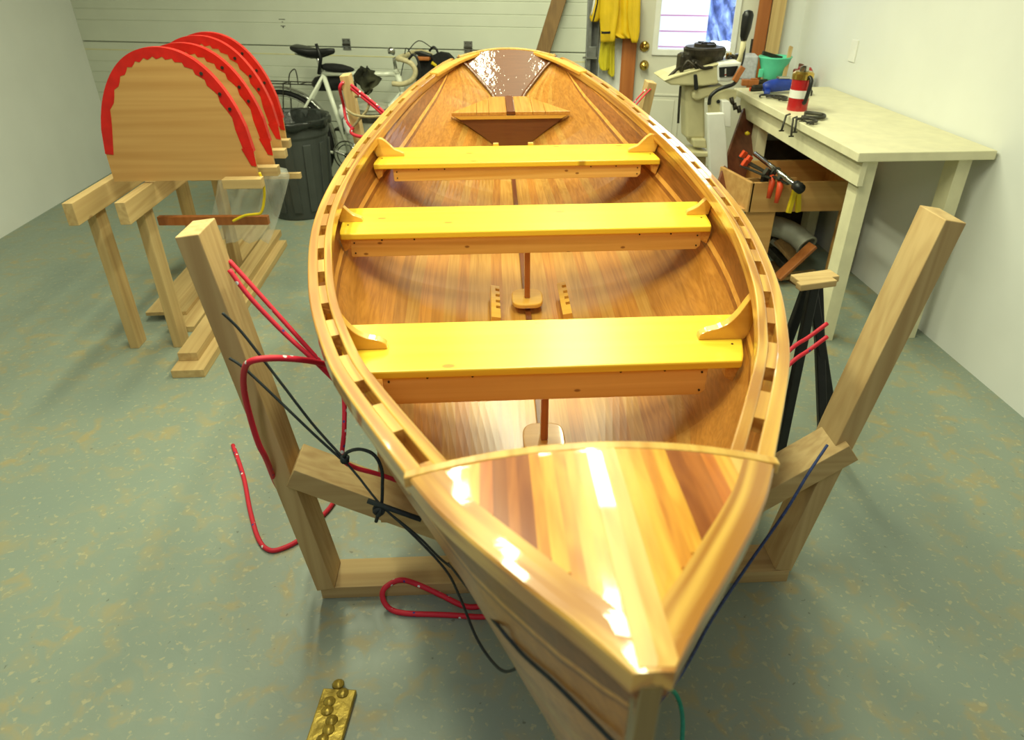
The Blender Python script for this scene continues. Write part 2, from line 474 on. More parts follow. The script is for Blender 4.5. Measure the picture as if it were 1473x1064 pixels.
for side in (-1, 1):
    rows = []; n = 40
    for i in range(n+1):
        Y = .3075+(DY-.3075)*i/n
        b = fb(Y)+.0015; inner = max((.0222 if side > 0 else .0122) if Y > .345 else -.0004, margin(Y)-.0016); inner = min(inner, b-.002)
        xs = [inner+(b-inner)*t for t in (0, .35, .7, .93, 1)]
        top = [Vector((side*x, Y, dz(min(x, fb(Y)), Y)+.0008-(.003 if t == 1 else 0))) for x, t in zip(xs, (0, .35, .7, .93, 1))]
        rows.append(top+[Vector((side*b, Y, fs(Y)-.022)), Vector((side*inner, Y, fs(Y)-.010))])
    V, F = sweep(rows); G = []; ln = 0
    for i, r in enumerate(rows):
        if i: ln += (r[4]-rows[i-1][4]).length
        c = r[4]; G += [((p-c).length*.9+side, ln+side*.3, p.z*.0) for p in r]
    raw('covering_board', V, F, M['ash'], boat, grain=G)
# deck coaming (after edge strip)
rows = []
for i in range(33):
    x = (-1+2*i/32)*(fb(DY)+.003); z = dz(min(abs(x), fb(DY)), DY)
    rows.append([Vector((x, DY-.011, z+.003)), Vector((x, DY+.003, z+.003)), Vector((x, DY+.003, z-.014)), Vector((x, DY-.011, z-.014))])
V, F = sweep(rows); raw('deck_coaming', V, F, M['ash_pale'], boat, bevel=.002)

# ---- stem band and keel outside
rows = []
stem = [(.322,.340),(.321,.29),(.319,.18),(.330,.05),(.352,-.05),(.402,-.13),(.472,-.19),(.6,-.247),(.9,-.293),(1.3,-.303),(2.1,-.306),(2.8,-.29),(3.2,-.262),(3.46,-.22),(3.56,-.196)]
sp = spline([(0, y, z) for y, z in stem], 4)
for i, p in enumerate(sp):
    d = (sp[min(i+1, len(sp)-1)]-sp[max(i-1, 0)]).normalized(); n = Vector((0, d.z, -d.y))
    if n.y > .02 or (abs(n.y) <= .02 and n.z > 0): n = -n
    h1, h2 = .0125, .009
    rows.append([p+Vector((-h1, 0, 0)), p+Vector((h1, 0, 0)), p+Vector((h2, 0, 0))+n*.016, p+Vector((-h2, 0, 0))+n*.016])
V, F = sweep(rows); raw('stem_and_keel', V, F, M['stem'], boat, bevel=.002)
# breast block closing the nose under the deck
MB().prism([(-.014,.3085,.352), (.014,.3085,.352), (.075,.40,.327), (-.075,.40,.327)], (0,0,0), (0,0,-.03)).build('breast_block', M['cedar_dark'], boat)
# keelson strip inside
rows = []
for i in range(40):
    Y = .55+(3.47-.55)*i/39; z = fk(Y)+.004
    rows.append([Vector((-.009, Y, z+.003)), Vector((-.009, Y, z+.010)), Vector((.009, Y, z+.010)), Vector((.009, Y, z+.003))])
V, F = sweep(rows); raw('keelson', V, F, M['keelson'], boat, bevel=.001)

# ---- thwarts with aprons, knees, cleats, posts
thw = [(1.262, .208, .0, .366, .0), (2.017, .215, .0, .553, .0), (2.683, .215, .0, .487, .0)]
SCREW = plain('dark_screw', (60, 44, 26), .5, .3)
def thwart(Yf, wd, z, ap, idx):
    t = .021; n = 8; L = []; R = []
    g = [.002, .006, .006][idx]
    for i in range(n+1):
        Y = Yf+wd*i/n
        x = hx(Y, z-.01)-g
        if i == 0: x -= .003
        R.append(Vector((x, Y, z))); L.append(Vector((-x, Y, z)))
    poly = R+L[::-1]
    th = MB().prism(poly, (0,0,0), (0,0,-t)).build('thwart', M['pine'], boat, bevel=.004)
    # apron board hung under the front edge
    h = [.078, .062, .052][idx]; y0 = Yf+.012
    c = .012
    pr = [(-ap, y0, z-t), (ap, y0, z-t), (ap, y0, z-t-h+c), (ap-c, y0, z-t-h), (-ap+c*.3, y0, z-t-h), (-ap, y0, z-t-h+c*.3)]
    a = MB().prism(pr, (0,0,0), (0,.019,0)).build('apron_board', M['apron'], boat, bevel=.002)
    # small screw plugs
    for sx in (-1, 1):
        for zz in (.014, h-.014):
            MB().lathe([(.0026,0), (.0026,.003)], (sx*(ap-.014), y0+.0005, z-t-zz), 8, Matrix.Rotation(PI/2, 3, 'X')).build('screw', SCREW, a)
        for dxx in (.10, .2):
            MB().lathe([(.0026,0), (.0026,.003)], (sx*(ap-dxx), y0+.0005, z-t-.006), 8, Matrix.Rotation(PI/2, 3, 'X')).build('screw', SCREW, a)
        for yy in (.07, .15):
            xx = hx(Yf+yy, z)-.03
            MB().lathe([(.003,-.001), (.003,.0012)], (sx*xx, Yf+yy, z), 8).build('screw', SCREW, th)
    # rear apron
    y1 = Yf+wd-.031
    MB().prism([(-ap, y1, z-t), (ap, y1, z-t), (ap, y1, z-t-h*.8), (-ap, y1, z-t-h*.8)], (0,0,0), (0,.019,0)).build('apron_board', M['apron'], boat, bevel=.002)
    # riser cleats on the hull beneath each end
    for sx in (-1, 1):
        for yy in (Yf+.008, Yf+wd-.045):
            x = hx(yy, z-.03)
            MB().prism([(sx*(x+.0), yy, z-t), (sx*(x-.034), yy, z-t), (sx*(x-.030), yy, z-t-.030), (sx*(hx(yy, z-.06)+.001), yy, z-t-.042)], (0,0,0), (0,.03,0)).build('riser_cleat', M['cedar_light'], boat, bevel=.002)
    # knees
    Yk = Yf+wd*.49
    top = [.064, .050, .047][idx]
    for sx in (-1, 1):
        k0 = [.095, .083, .095][idx] if 0 else None
        xo = hx(Yk, z+.03)+.002       # hull side
        tip = [.366, .522, .452][idx]
        sh = fs(Yk)-.006
        xt = plan(Yk, .0555).x
        W = xt-tip
        # profile in x-z: base on the thwart, hook rising under the inwale
        KP_ = [[(.360,.002), (.363,.014), (.380,.024), (.405,.031), (.428,.046), (.446,.070), (.460,.098), (.470,.113), (.478,.115), (.484,.104)],
               [(.520,.002), (.523,.011), (.535,.017), (.552,.026), (.566,.040), (.578,.052), (.588,.057), (.597,.053)],
               [(.447,.002), (.450,.011), (.466,.019), (.486,.028), (.502,.044), (.518,.060), (.534,.070), (.548,.068)]][idx]
        P2 = spline([(sx*x, Yk, zz) for x, zz in KP_], 4)
        xl = KP_[-1][0]
        poly = [Vector((sx*KP_[0][0], Yk, z))]+P2+[Vector((sx*max(xl, hx(Yk, .03)), Yk, .03)), Vector((sx*(hx(Yk, .0)-.002), Yk, z))]
        MB().prism(poly, (0,-.011,0), (0,.011,0)).build('knee', M['knee'], boat, bevel=.0035)
    return th
for i, (Yf, wd, z, ap, _) in enumerate(thw): thwart(Yf, wd, z, ap, i)
# small blocks standing at the after edge of the last thwart
for x in (-.082, .062):
    MB().box((x, 2.683+.215+.008, -.002), (.022, .018, .02)).build('block', M['knee'], boat, bevel=.001)
# posts and pads
for (Y, w_) in ((1.262+.06, .085), (2.017+.040, .085)):
    k = fk(Y)
    pts = []
    for i in range(32):
        a = 2*PI*i/32; c, s_ = math.cos(a), math.sin(a)
        f = lambda u: math.copysign(abs(u)**.6, u)
        pts.append(Vector((f(c)*.052, Y+.0+f(s_)*.058, k+.024)))
    MB().prism(pts, (0,0,0), (0,0,.016)).build('post_pad', M['knee'], boat, bevel=.004)
    MB().box((0, Y, (k+.04-.021)/2), (.018, .030, -(k+.04)-.021)).build('thwart_post', M['post_red'], boat, bevel=.003)
    MB().box((0, Y, -.05), (.032, .05, .03)).build('post_cap', M['post_red'], boat, bevel=.003)
# notched foot brace racks
for sx in (-1, 1):
    L_ = .215; wd = .030; nt = 5
    poly = []; y = 0
    poly = [(0, 0), (0, L_)] if True else 0
    q = [(0, 0), (0, L_)]
    x1 = wd
    q.append((x1, L_)); stp = L_/(nt+.5)
    yy = L_-stp*.55
    for j in range(4):
        q += [(x1, yy), (x1-.014, yy), (x1-.014, yy-stp*.45), (x1, yy-stp*.45)]; yy -= stp
    q.append((x1, 0))
    r = MB()
    r.prism([(a, b, 0) for a, b in q], (0,0,0), (0,0,.020))
    o = r.build('foot_brace_rack', M['knee'], boat, bevel=.001)
    x = .120; Y0 = 1.905
    if sx < 0: o.location = (-x-.004, Y0, hx and fk(2.05)+.034)
    else: o.location = (x-.008, Y0, fk(2.05)+.034)
    if sx > 0: o.location.x = x-.012
    o.rotation_euler = (0, -sx*math.radians(10), 0)

# ---- stern seat
zs = .0; Ya = 3.435
lim = lambda Y, z: hx(Y, z)-.003
seatb = [-1, -.52, -.17, .17, .52, 1]
nm = 12
xs_edges = [-.5, -.165, -.105, -.020, .020, .105, .165, .5]
for j in range(len(xs_edges)-1):
    a, b = xs_edges[j], xs_edges[j+1]; rows = []
    strap = j == 3
    for i in range(nm+1):
        Y = Ya+(3.745-Ya)*i/nm; m = min(lim(Y, zs), .5)
        Yend = 3.745
        m = min(m, interp(Y, [Ya, 3.745], [.285, .088]))
        aa, bb = max(a, -m), min(b, m)
        if bb-aa < .001: continue
        zz = zs+(.004 if strap else 0)
        Yp = Y-(.004 if strap and i == 0 else 0)
        rows.append([Vector((aa+.0006, Yp, zz)), Vector((bb-.0006, Yp, zz)), Vector((bb-.0006, Yp, zz-.016)), Vector((aa+.0006, Yp, zz-.016))])
    if len(rows) > 1:
        V, F = sweep(rows)
        raw('seat_strap' if strap else 'stern_seat_board', V, F, M['keelson'] if strap else M['cedar_light'], boat, bevel=.0015)
MB().prism([(-.278, Ya+.002, -.016), (.278, Ya+.002, -.016), (.245, Ya+.002, -.034), (-.245, Ya+.002, -.034)], (0,0,0), (0,.02,0)).build('seat_edge_rail', M['knee'], boat, bevel=.002)

def glossbrown(name, c1, c2, bump, bscale=60):
    m, N, L, P = newmat(name)
    tc = N.new('ShaderNodeTexCoord')
    mp = N.new('ShaderNodeMapping'); mp.inputs['Scale'].default_value = (.06, 1, 1); L.new(tc.outputs['Object'], mp.inputs['Vector'])
    n = N.new('ShaderNodeTexNoise'); n.inputs['Scale'].default_value = 130; n.inputs['Detail'].default_value = 3; L.new(mp.outputs['Vector'], n.inputs['Vector'])
    mx = N.new('ShaderNodeMix'); mx.data_type = 'RGBA'; mx.inputs['A'].default_value = rgb(c1); mx.inputs['B'].default_value = rgb(c2)
    L.new(n.outputs['Fac'], mx.inputs['Factor']); L.new(mx.outputs['Result'], P.inputs['Base Color'])
    P.inputs['Roughness'].default_value = .5; P.inputs['Coat Weight'].default_value = 1; P.inputs['Coat Roughness'].default_value = .05
    n2 = N.new('ShaderNodeTexNoise'); n2.inputs['Scale'].default_value = bscale; n2.inputs['Detail'].default_value = 2; L.new(tc.outputs['Object'], n2.inputs['Vector'])
    b = N.new('ShaderNodeBump'); b.inputs['Strength'].default_value = bump; b.inputs['Distance'].default_value = .004; L.new(n2.outputs['Fac'], b.inputs['Height'])
    L.new(b.outputs['Normal'], P.inputs['Coat Normal'])
    return m
M['transom'] = glossbrown('epoxied_mahogany', (120, 68, 32), (90, 48, 20), .45, 38)
M['bulkhead'] = glossbrown('mahogany_bulkhead', (122, 70, 32), (98, 52, 22), .1)
# bulkhead under the stern seat
yb = Ya+.022
pts = []
for i in range(13):
    z = -.204+(-.018+.204)*i/12; pts.append((max(.002, hx(yb, z)-.001), yb, z))
MB().prism([Vector(p) for p in pts]+[Vector((-p[0], p[1], p[2])) for p in reversed(pts)], (0,0,0), (0,.012,0)).build('stern_bulkhead', M['bulkhead'], boat)
# transom
def ty(z): return 3.77+1.2*z
pts = []
for i in range(15):
    z = -.18+(.150+.18)*i/14; Y = ty(z)
    pts.append(Vector((interp(z, [-.183,-.1,0,.1,.15], [.004,.03,.085,.195,.262]), Y, z)))
arc = []
for i in range(1, 24):
    x = .262*(1-2*i/24); z = .150+.034*(1-(x/.262)**2); arc.append(Vector((x, ty(z), z)))
poly = pts+arc+[Vector((-p.x, p.y, p.z)) for p in reversed(pts)]
back = Vector((0, 1, -.83)).normalized()*.02
MB().prism(poly, (0,0,0), back).build('transom', M['transom'], boat)
# fillets where the transom meets the sides
for sx in (-1, 1):
    rows = []
    for p in pts:
        q = Vector((sx*p.x, p.y, p.z)); a = q+Vector((-sx*.020, .0, .0)); nn = Vector((0, -.64, .77))
        rows.append([q+Vector((sx*.004, -.008, .004)), a+nn*.001, a+nn*.006, q+nn*.012+Vector((0, -.012, 0))])
    V, F = sweep(rows); raw('fillet', V, F, M['transom'], boat, smooth=True)
# transom cap strip
rows = []
for i in range(0, 25):
    x = .262*(1-2*i/24)*1.0; z = .150+.034*(1-(x/.262)**2); p = Vector((x, ty(z), z))
    rows.append([p+Vector((0,-.004,.001)), p+Vector((0,.024,.003)), p+Vector((0,.024,-.012)), p+Vector((0,-.004,-.006))])
V, F = sweep(rows); raw('transom_cap', V, F, M['ash_pale'], boat)
# quarter knees
for sx in (-1, 1):
    A = [(.395, 3.715), (.325, 3.845), (.262, 3.925), (.150, 4.0), (.140, 3.965), (.240, 3.885), (.300, 3.80), (.352, 3.70)]
    def zq(x, y): return fs(min(y, 3.95))+.008+(.024*(1-(x/.262)**2) if x < .262 else 0)
    pl = spline([(sx*x, y, zq(x, y)) for x, y in A[:4]], 5)+spline([(sx*x, y, zq(x, y)) for x, y in A[4:]], 5)
    MB().prism(pl, (0,0,0), (0,0,-.016)).build('quarter_knee', M['knee'], boat, bevel=.003)

# ================================================================== THE ROOM
KP = Vector((1.0, 5.217, 0)); AU = math.radians(-14.2)
WU = Vector((math.cos(AU), math.sin(AU), 0)); WN = Vector((WU.y, -WU.x, 0))   # along the back wall / towards the camera
def W(s, z, out=0): return KP+WU*s+WN*out+Vector((0, 0, z))
def wp(px, py, out=0):
    d = ray(px, py); p0 = KP+WN*out; t = (p0-CAM).dot(WN)/d.dot(WN); p = CAM+d*t
    return (p-KP).dot(WU), p.z
WROT = rotZ(AU)
def wbox(mb, s0, s1, z0, z1, o0, o1):
    return mb.box(W((s0+s1)/2, (z0+z1)/2, (o0+o1)/2), (abs(s1-s0), abs(o1-o0), abs(z1-z0)), WROT)
def struct(name, mb, mat, parent=None, **k):
    o = mb.build(name, mat, parent, **k)
    if not parent: o['kind'] = 'structure'
    return o

def floor_mat():
    m, N, L, P = newmat('painted_concrete')
    tc = N.new('ShaderNodeTexCoord')
    def noise(sc_, det=5, dist=0, v=None):
        n = N.new('ShaderNodeTexNoise'); n.inputs['Scale'].default_value = sc_; n.inputs['Detail'].default_value = det; n.inputs['Distortion'].default_value = dist
        L.new(v or tc.outputs['Object'], n.inputs['Vector']); return n
    a = noise(2.2, 5); b = noise(14, 6, .6); c = noise(55, 4, .4)
    mx = N.new('ShaderNodeMix'); mx.data_type = 'RGBA'; mx.inputs['A'].default_value = rgb((124, 141, 134)); mx.inputs['B'].default_value = rgb((148, 156, 136))
    L.new(a.outputs['Fac'], mx.inputs['Factor'])
    # sawdust smears
    r = N.new('ShaderNodeMapRange'); r.inputs['From Min'].default_value = .50; r.inputs['From Max'].default_value = .68; r.inputs['To Max'].default_value = .7
    L.new(b.outputs['Fac'], r.inputs['Value'])
    r2 = N.new('ShaderNodeMapRange'); r2.inputs['From Min'].default_value = .36; r2.inputs['From Max'].default_value = .56
    L.new(a.outputs['Fac'], r2.inputs['Value'])
    ml = N.new('ShaderNodeMath'); ml.operation = 'MULTIPLY'; L.new(r.outputs['Result'], ml.inputs[0]); L.new(r2.outputs['Result'], ml.inputs[1])
    m2 = N.new('ShaderNodeMix'); m2.data_type = 'RGBA'; m2.inputs['B'].default_value = rgb((170, 152, 104))
    L.new(mx.outputs['Result'], m2.inputs['A']); L.new(ml.outputs[0], m2.inputs['Factor'])
    # specks of dust and dark chips
    r3 = N.new('ShaderNodeMapRange'); r3.inputs['From Min'].default_value = .60; r3.inputs['From Max'].default_value = .68; r3.inputs['To Max'].default_value = .45
    L.new(c.outputs['Fac'], r3.inputs['Value'])
    m3 = N.new('ShaderNodeMix'); m3.data_type = 'RGBA'; m3.inputs['B'].default_value = rgb((196, 184, 140))
    L.new(m2.outputs['Result'], m3.inputs['A']); L.new(r3.outputs['Result'], m3.inputs['Factor'])
    r4 = N.new('ShaderNodeMapRange'); r4.inputs['From Min'].default_value = .30; r4.inputs['From Max'].default_value = .25; r4.inputs['To Max'].default_value = .5
    L.new(c.outputs['Fac'], r4.inputs['Value'])
    m4 = N.new('ShaderNodeMix'); m4.data_type = 'RGBA'; m4.inputs['B'].default_value = rgb((60, 60, 52))
    L.new(m3.outputs['Result'], m4.inputs['A']); L.new(r4.outputs['Result'], m4.inputs['Factor'])
    L.new(m4.outputs['Result'], P.inputs['Base Color'])
    rr = N.new('ShaderNodeMapRange'); rr.inputs['To Min'].default_value = .28; rr.inputs['To Max'].default_value = .6
    L.new(b.outputs['Fac'], rr.inputs['Value']); L.new(rr.outputs['Result'], P.inputs['Roughness'])
    bp = N.new('ShaderNodeBump'); bp.inputs['Strength'].default_value = .25; bp.inputs['Distance'].default_value = .006
    L.new(b.outputs['Fac'], bp.inputs['Height']); L.new(bp.outputs['Normal'], P.inputs['Normal'])
    return m
M['floor'] = floor_mat()
M['wall'] = plain('white_wall_paint', (226, 228, 224), .7, noise=.02, nscale=3)
M['gdoor'] = plain('garage_door_paint', (206, 210, 194), .45, noise=.03, nscale=4)
M['steel'] = plain('galvanised_steel', (140, 142, 138), .4, .7, noise=.15, nscale=30)
M['doorpaint'] = plain('door_paint', (214, 212, 196), .5, noise=.03, nscale=5)
M['cream'] = plain('cream_paint', (226, 220, 184), .45, noise=.05, nscale=14)
M['beige'] = plain('beige_enamel', (206, 198, 156), .4, noise=.06, nscale=12)
M['white'] = plain('white_paint', (232, 232, 226), .45, noise=.04, nscale=10)
M['black'] = plain('black_plastic', (26, 27, 28), .4, noise=.2)
M['blackmatte'] = plain('black_cloth', (24, 24, 24), .8, noise=.3, nscale=60, bump=.3)
M['engine'] = plain('oily_engine', (58, 52, 42), .45, .4, noise=.45, nscale=30)
M['brass'] = plain('polished_brass', (200, 168, 84), .2, .9, noise=.05)
M['rubber'] = plain('tyre_rubber', (30, 30, 30), .7)
M['chrome'] = plain('chrome', (190, 190, 186), .18, 1.0, noise=.03)
M['frame'] = plain('white_bike_enamel', (222, 226, 208), .3, coat=.4, noise=.02)
M['tape'] = plain('cream_bar_tape', (190, 178, 140), .7, noise=.12, nscale=50)
M['redtape'] = plain('red_tape', (206, 32, 24), .35, noise=.12, nscale=18, bump=.2)
M['bin'] = plain('grey_bin_plastic', (66, 70, 68), .45, noise=.08, nscale=9)
M['liner'] = plain('black_bin_liner', (40, 44, 42), .25, noise=.3, nscale=14, bump=.6)
M['teal'] = plain('teal_plastic', (104, 222, 182), .35, noise=.04)
M['blue'] = plain('blue_plastic', (36, 66, 168), .4, noise=.2)
M['orange'] = plain('orange_grip', (216, 74, 34), .45, noise=.1)
M['red'] = plain('red_enamel', (176, 26, 30), .35, coat=.4, noise=.05)
M['yellowp'] = plain('yellow_plastic', (214, 186, 24), .45, noise=.06)
M['iron'] = plain('dark_iron', (70, 68, 60), .45, .6, noise=.3, nscale=30)
M['foam'] = plain('grey_foam', (190, 192, 198), .8, noise=.12, nscale=60)
M['pipe'] = plain('grey_pipe', (150, 150, 136), .5, noise=.1)
M['goldplate'] = plain('tarnished_gold', (176, 150, 62), .38, .55, noise=.25, nscale=26, bump=.5)
M['darkcord'] = plain('dark_cord', (38, 46, 46), .7, noise=.2, nscale=120)
M['bluecord'] = plain('blue_cord', (48, 66, 112), .7, noise=.25, nscale=120)
M['greencord'] = plain('green_cord', (24, 140, 110), .5, noise=.15, nscale=120)
M['twine'] = plain('tan_twine', (170, 156, 116), .8, noise=.15, nscale=120)
M['yellowcord'] = plain('yellow_cable', (226, 196, 30), .45, noise=.08)
def rope_mat():
    m, N, L, P = newmat('red_flecked_rope')
    tc = N.new('ShaderNodeTexCoord'); v = N.new('ShaderNodeTexVoronoi'); v.inputs['Scale'].default_value = 42
    L.new(tc.outputs['Object'], v.inputs['Vector'])
    r = N.new('ShaderNodeMapRange'); r.inputs['From Min'].default_value = .2; r.inputs['From Max'].default_value = .16
    L.new(v.outputs['Distance'], r.inputs['Value'])
    c = N.new('ShaderNodeMix'); c.data_type = 'RGBA'; c.inputs['A'].default_value = rgb((224, 224, 220)); c.inputs['B'].default_value = rgb((60, 50, 130))
    g = N.new('ShaderNodeMath'); g.operation = 'GREATER_THAN'; g.inputs[1].default_value = .5
    sp_ = N.new('ShaderNodeSeparateColor'); L.new(v.outputs['Color'], sp_.inputs[0]); L.new(sp_.outputs[0], g.inputs[0]); L.new(g.outputs[0], c.inputs['Factor'])
    x = N.new('ShaderNodeMix'); x.data_type = 'RGBA'; x.inputs['A'].default_value = rgb((204, 28, 52))
    L.new(c.outputs['Result'], x.inputs['B']); L.new(r.outputs['Result'], x.inputs['Factor']); L.new(x.outputs['Result'], P.inputs['Base Color'])
    P.inputs['Roughness'].default_value = .6
    return m
M['rope'] = rope_mat()
def cloth_mat(name, c):
    return plain(name, c, .55, noise=.10, nscale=9, bump=.35)
M['raincoat'] = cloth_mat('yellow_raincoat', (222, 184, 26))
M['raintrouser'] = cloth_mat('lemon_rain_trousers', (206, 190, 36))

# floor, ceiling, walls
fl = struct('floor', MB().box((-.6, 1.6, -.05), (6.4, 11.0, .1)), M['floor'])
struct('ceiling', MB().box((-.6, 1.6, 2.78), (6.4, 11.0, .1)), plain('bare_joists_grey', (118, 110, 94), .8))
BF0, BF1 = atz(1057, 127, .9), atz(1163, 182, .9)     # front edge of the bench top
BD = (BF0-BF1).normalized()                             # along the bench, away from the camera
BN = Vector((BD.y, -BD.x, 0))                           # towards the right wall
def Bn(a, d, z): return Vector((BF1.x, BF1.y, 0))+BD*a+BN*d+Vector((0, 0, z))
BROT = rotZ(math.atan2(BD.y, BD.x)-PI/2)
def bbox(mb, a0, a1, d0, d1, z0, z1):
    return mb.box(Bn((a0+a1)/2, (d0+d1)/2, (z0+z1)/2), (abs(d1-d0), abs(a1-a0), abs(z1-z0)), BROT)
DEPTH = .60
struct('wall_right', bbox(MB(), -7, 2.2, DEPTH, DEPTH+.1, 0, 2.73), M['wall'])
struct('wall_left', MB().box((-3.35, 1.6, 1.37), (.1, 10.6, 2.74)), M['wall'])
struct('wall_front', MB().box((-.6, -3.4, 1.37), (6.0, .1, 2.74)), plain('dim_wall_grey', (140, 136, 124), .8))
# door opening in the back wall
dl, _ = wp(914, 100); dr, _ = wp(1083, 60)
DT = 2.03
wb = MB()
wbox(wb, -4.9, dl-.02, 0, 2.73, -.12, 0)
wbox(wb, dr+.02, 1.6, 0, 2.73, -.12, 0)
wbox(wb, dl-.02, dr+.02, DT+.02, 2.73, -.12, 0)
struct('wall_back', wb, M['wall'])
# jambs / casing
tl0, _ = wp(893, 100); tl1, _ = wp(911, 100)
struct('trim_1', wbox(MB(), tl0, tl1+.012, 0, DT+.1, 0, .03), M['trimwood'], bevel=.003)
tr0, _ = wp(1084, 60); tr1, _ = wp(1094, 60)
struct('trim_2', wbox(MB(), tr0-.004, tr1+.03, 0, DT+.1, 0, .03), M['trimwood'], bevel=.003)
struct('trim_3', wbox(MB(), dl-.06, dr+.06, DT+.012, DT+.1, .0, .028), M['trimwood'], bevel=.003)
struct('trim_4', wbox(MB(), tr1+.035, tr1+.12, 0, 2.2, 0, .05), M['lumber_z'], bevel=.002)
# back door
dr_ = empty('door_1', W((dl+dr)/2, 0, 0)); dr_['kind'] = 'structure'
wl, _ = wp(948, 40); wr, _ = wp(1052, 60); _, wb0 = wp(1000, 73); wt = 1.93
def inroot(mb, name, mat, root, **k):
    mb.V = [v-root.location for v in mb.V]
    return mb.build(name, mat, root, **k)
d = MB(); D0, D1 = -.06, -.018
wbox(d, dl-.018, wl, 0.01, DT, D0, D1); wbox(d, wr, dr+.018, 0.01, DT, D0, D1); wbox(d, wl, wr, .01, wb0, D0, D1); wbox(d, wl, wr, wt, DT, D0, D1)
inroot(d, 'door_leaf', M['doorpaint'], dr_)
f = MB(); e = .035
wbox(f, wl-e, wl+.004, wb0-e, wt+e, D1, D1+.014); wbox(f, wr-.004, wr+e, wb0-e, wt+e, D1, D1+.014)
wbox(f, wl, wr, wb0-e, wb0+.004, D1, D1+.014); wbox(f, wl, wr, wt, wt+e, D1, D1+.014)
inroot(f, 'window_frame', M['white'], dr_, bevel=.004)
glass = plain('clear_glass', (250, 252, 252), .02, noise=0, trans=1.0, ior=1.02)
inroot(wbox(MB(), wl, wr, wb0, wt, -.042, -.038), 'glass_pane', glass, dr_)
mid = (dl+dr)/2
for a, b in ((dl+.10, mid-.05), (mid+.05, dr-.10)):
    p = MB()
    for s0, s1, z0, z1 in ((a, b, .72, .735), (a, b, .20, .215), (a, a+.015, .20, .735), (b-.015, b, .20, .735)):
        wbox(p, s0, s1, z0, z1, D1-.002, D1+.006)
    wbox(p, a+.04, b-.04, .24, .695, D1-.002, D1+.005)
    inroot(p, 'door_panel', M['doorpaint'], dr_, bevel=.004)
RX = Matrix.Rotation(AU, 3, 'Z') @ Matrix.Rotation(PI/2, 3, 'X')
for (px, py, nm, pr) in ((926.5, 94, 'door_knob', [(.032,-.002),(.032,.006),(.014,.010),(.012,.028),(.026,.036),(.030,.05),(.024,.062),(.0,.066)]), (927, 67, 'deadbolt', [(.034,-.002),(.033,.012),(.026,.016),(.012,.017),(.010,.030),(0,.031)])):
    s_, z_ = wp(px, py)
    inroot(MB().lathe(pr, W(s_, z_, D1), 20, RX), nm, M['brass'], dr_, smooth=True)
for zz in (.25, 1.05, 1.85):
    inroot(wbox(MB(), dr-.012, dr+.012, zz-.05, zz+.05, D1, D1+.016), 'hinge', M['iron'], dr_)
# outside: neighbour's pale siding seen through the door glass, and a blue-grey shrub belt
sid = empty('house_siding', W(.2, 0, -1.2), 0, 'white clapboard siding with pink seams, overexposed outside the door window', 'siding')
M['siding'] = plain('white_siding', (245, 240, 246), .6, noise=.01)
M['pinkseam'] = plain('pink_seam', (236, 150, 206), .6, noise=.02)
for k in range(14):
    z0 = .45+k*.118
    inroot(wbox(MB(), -1.0, wr-.125+.0, z0, z0+.108, -1.26, -1.20), 'clapboard', M['siding'], sid)
    inroot(wbox(MB(), -1.0, wr-.125, z0+.106, z0+.119, -1.262, -1.215), 'seam', M['pinkseam'], sid)
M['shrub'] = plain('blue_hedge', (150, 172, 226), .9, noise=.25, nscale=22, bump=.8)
hb = MB(); n = 40
rows = [[W(.2+1.6*i/n, .75+1.9*j/20, -3.4+.12*math.sin(i*1.7+j*2.1)+.08*math.sin(i*.9-j*1.3)) for i in range(n+1)] for j in range(21)]
rows2 = [[p-WN*.3 for p in r] for r in rows]
hb.grid(rows); hb.grid(rows2[::-1])
tag(hb.build('hedge', M['shrub'], smooth=True), 'blue-grey hazy hedge outside, beyond the right side of the door window', 'hedge')
struct('ground', MB().box(W(0, -.05, -2.6), (6, 4.5, .1), WROT), plain('outside_gravel', (190, 190, 186), .8))

# garage door (sections with pressed ribs)
gl, gr = -4.6, wp(844, 60)[0]
gd = empty('door_2', W((gl+gr)/2, 0, 0)); gd['kind'] = 'structure'
SEAM = [0.02, .46, .995, 1.53, 2.06]
for k in range(4):
    z0, z1 = SEAM[k]+.003, SEAM[k+1]-.003; h = z1-z0
    prof = [(z0, .040), (z0+.004, .045)]
    for g in (.15, .228, .308, .388):
        gz = z0+g
        if gz < z1-.03: prof += [(gz-.004, .045), (gz-.0015, .041), (gz+.0015, .041), (gz+.004, .045)]
    prof += [(z1-.004, .045), (z1, .040), (z1, .012), (z0, .012)]
    A = [W(gl, z, o) for z, o in prof]; B = [W(gr, z, o) for z, o in prof]
    V, F = sweep([A, B]); mb = MB().add(V, F); inroot(mb, 'door_section', M['gdoor'], gd)
inroot(wbox(MB(), gl, gr, .935, .941, .0455, .047), 'yellow_line', plain('yellowed_seal', (222, 214, 160), .6), gd)
inroot(wbox(MB(), gl, gr, 0, SEAM[4], .011, .013), 'backing', M['steel'], gd)
for px, py in ((498.5, 64), (673.5, 68)):
    s_, z_ = wp(px, py, .05)
    hg = inroot(wbox(wbox(MB(), s_-.031, s_+.031, z_+.006, z_+.040, .045, .050), s_-.031, s_+.031, z_-.038, z_-.004, .045, .050), 'hinge', M['steel'], gd, bevel=.001)
    kn = MB().tube([W(s_-.03, z_, .056), W(s_+.03, z_, .056)], .006, 8)
    for q in (-.018, .018):
        kn.lathe([(.004, 0), (.004, .004)], W(s_+q, z_-.022, .05), 6, RX).lathe([(.004, 0), (.004, .004)], W(s_+q, z_+.026, .05), 6, RX)
    inroot(kn, 'hinge_pin', M['iron'], gd)
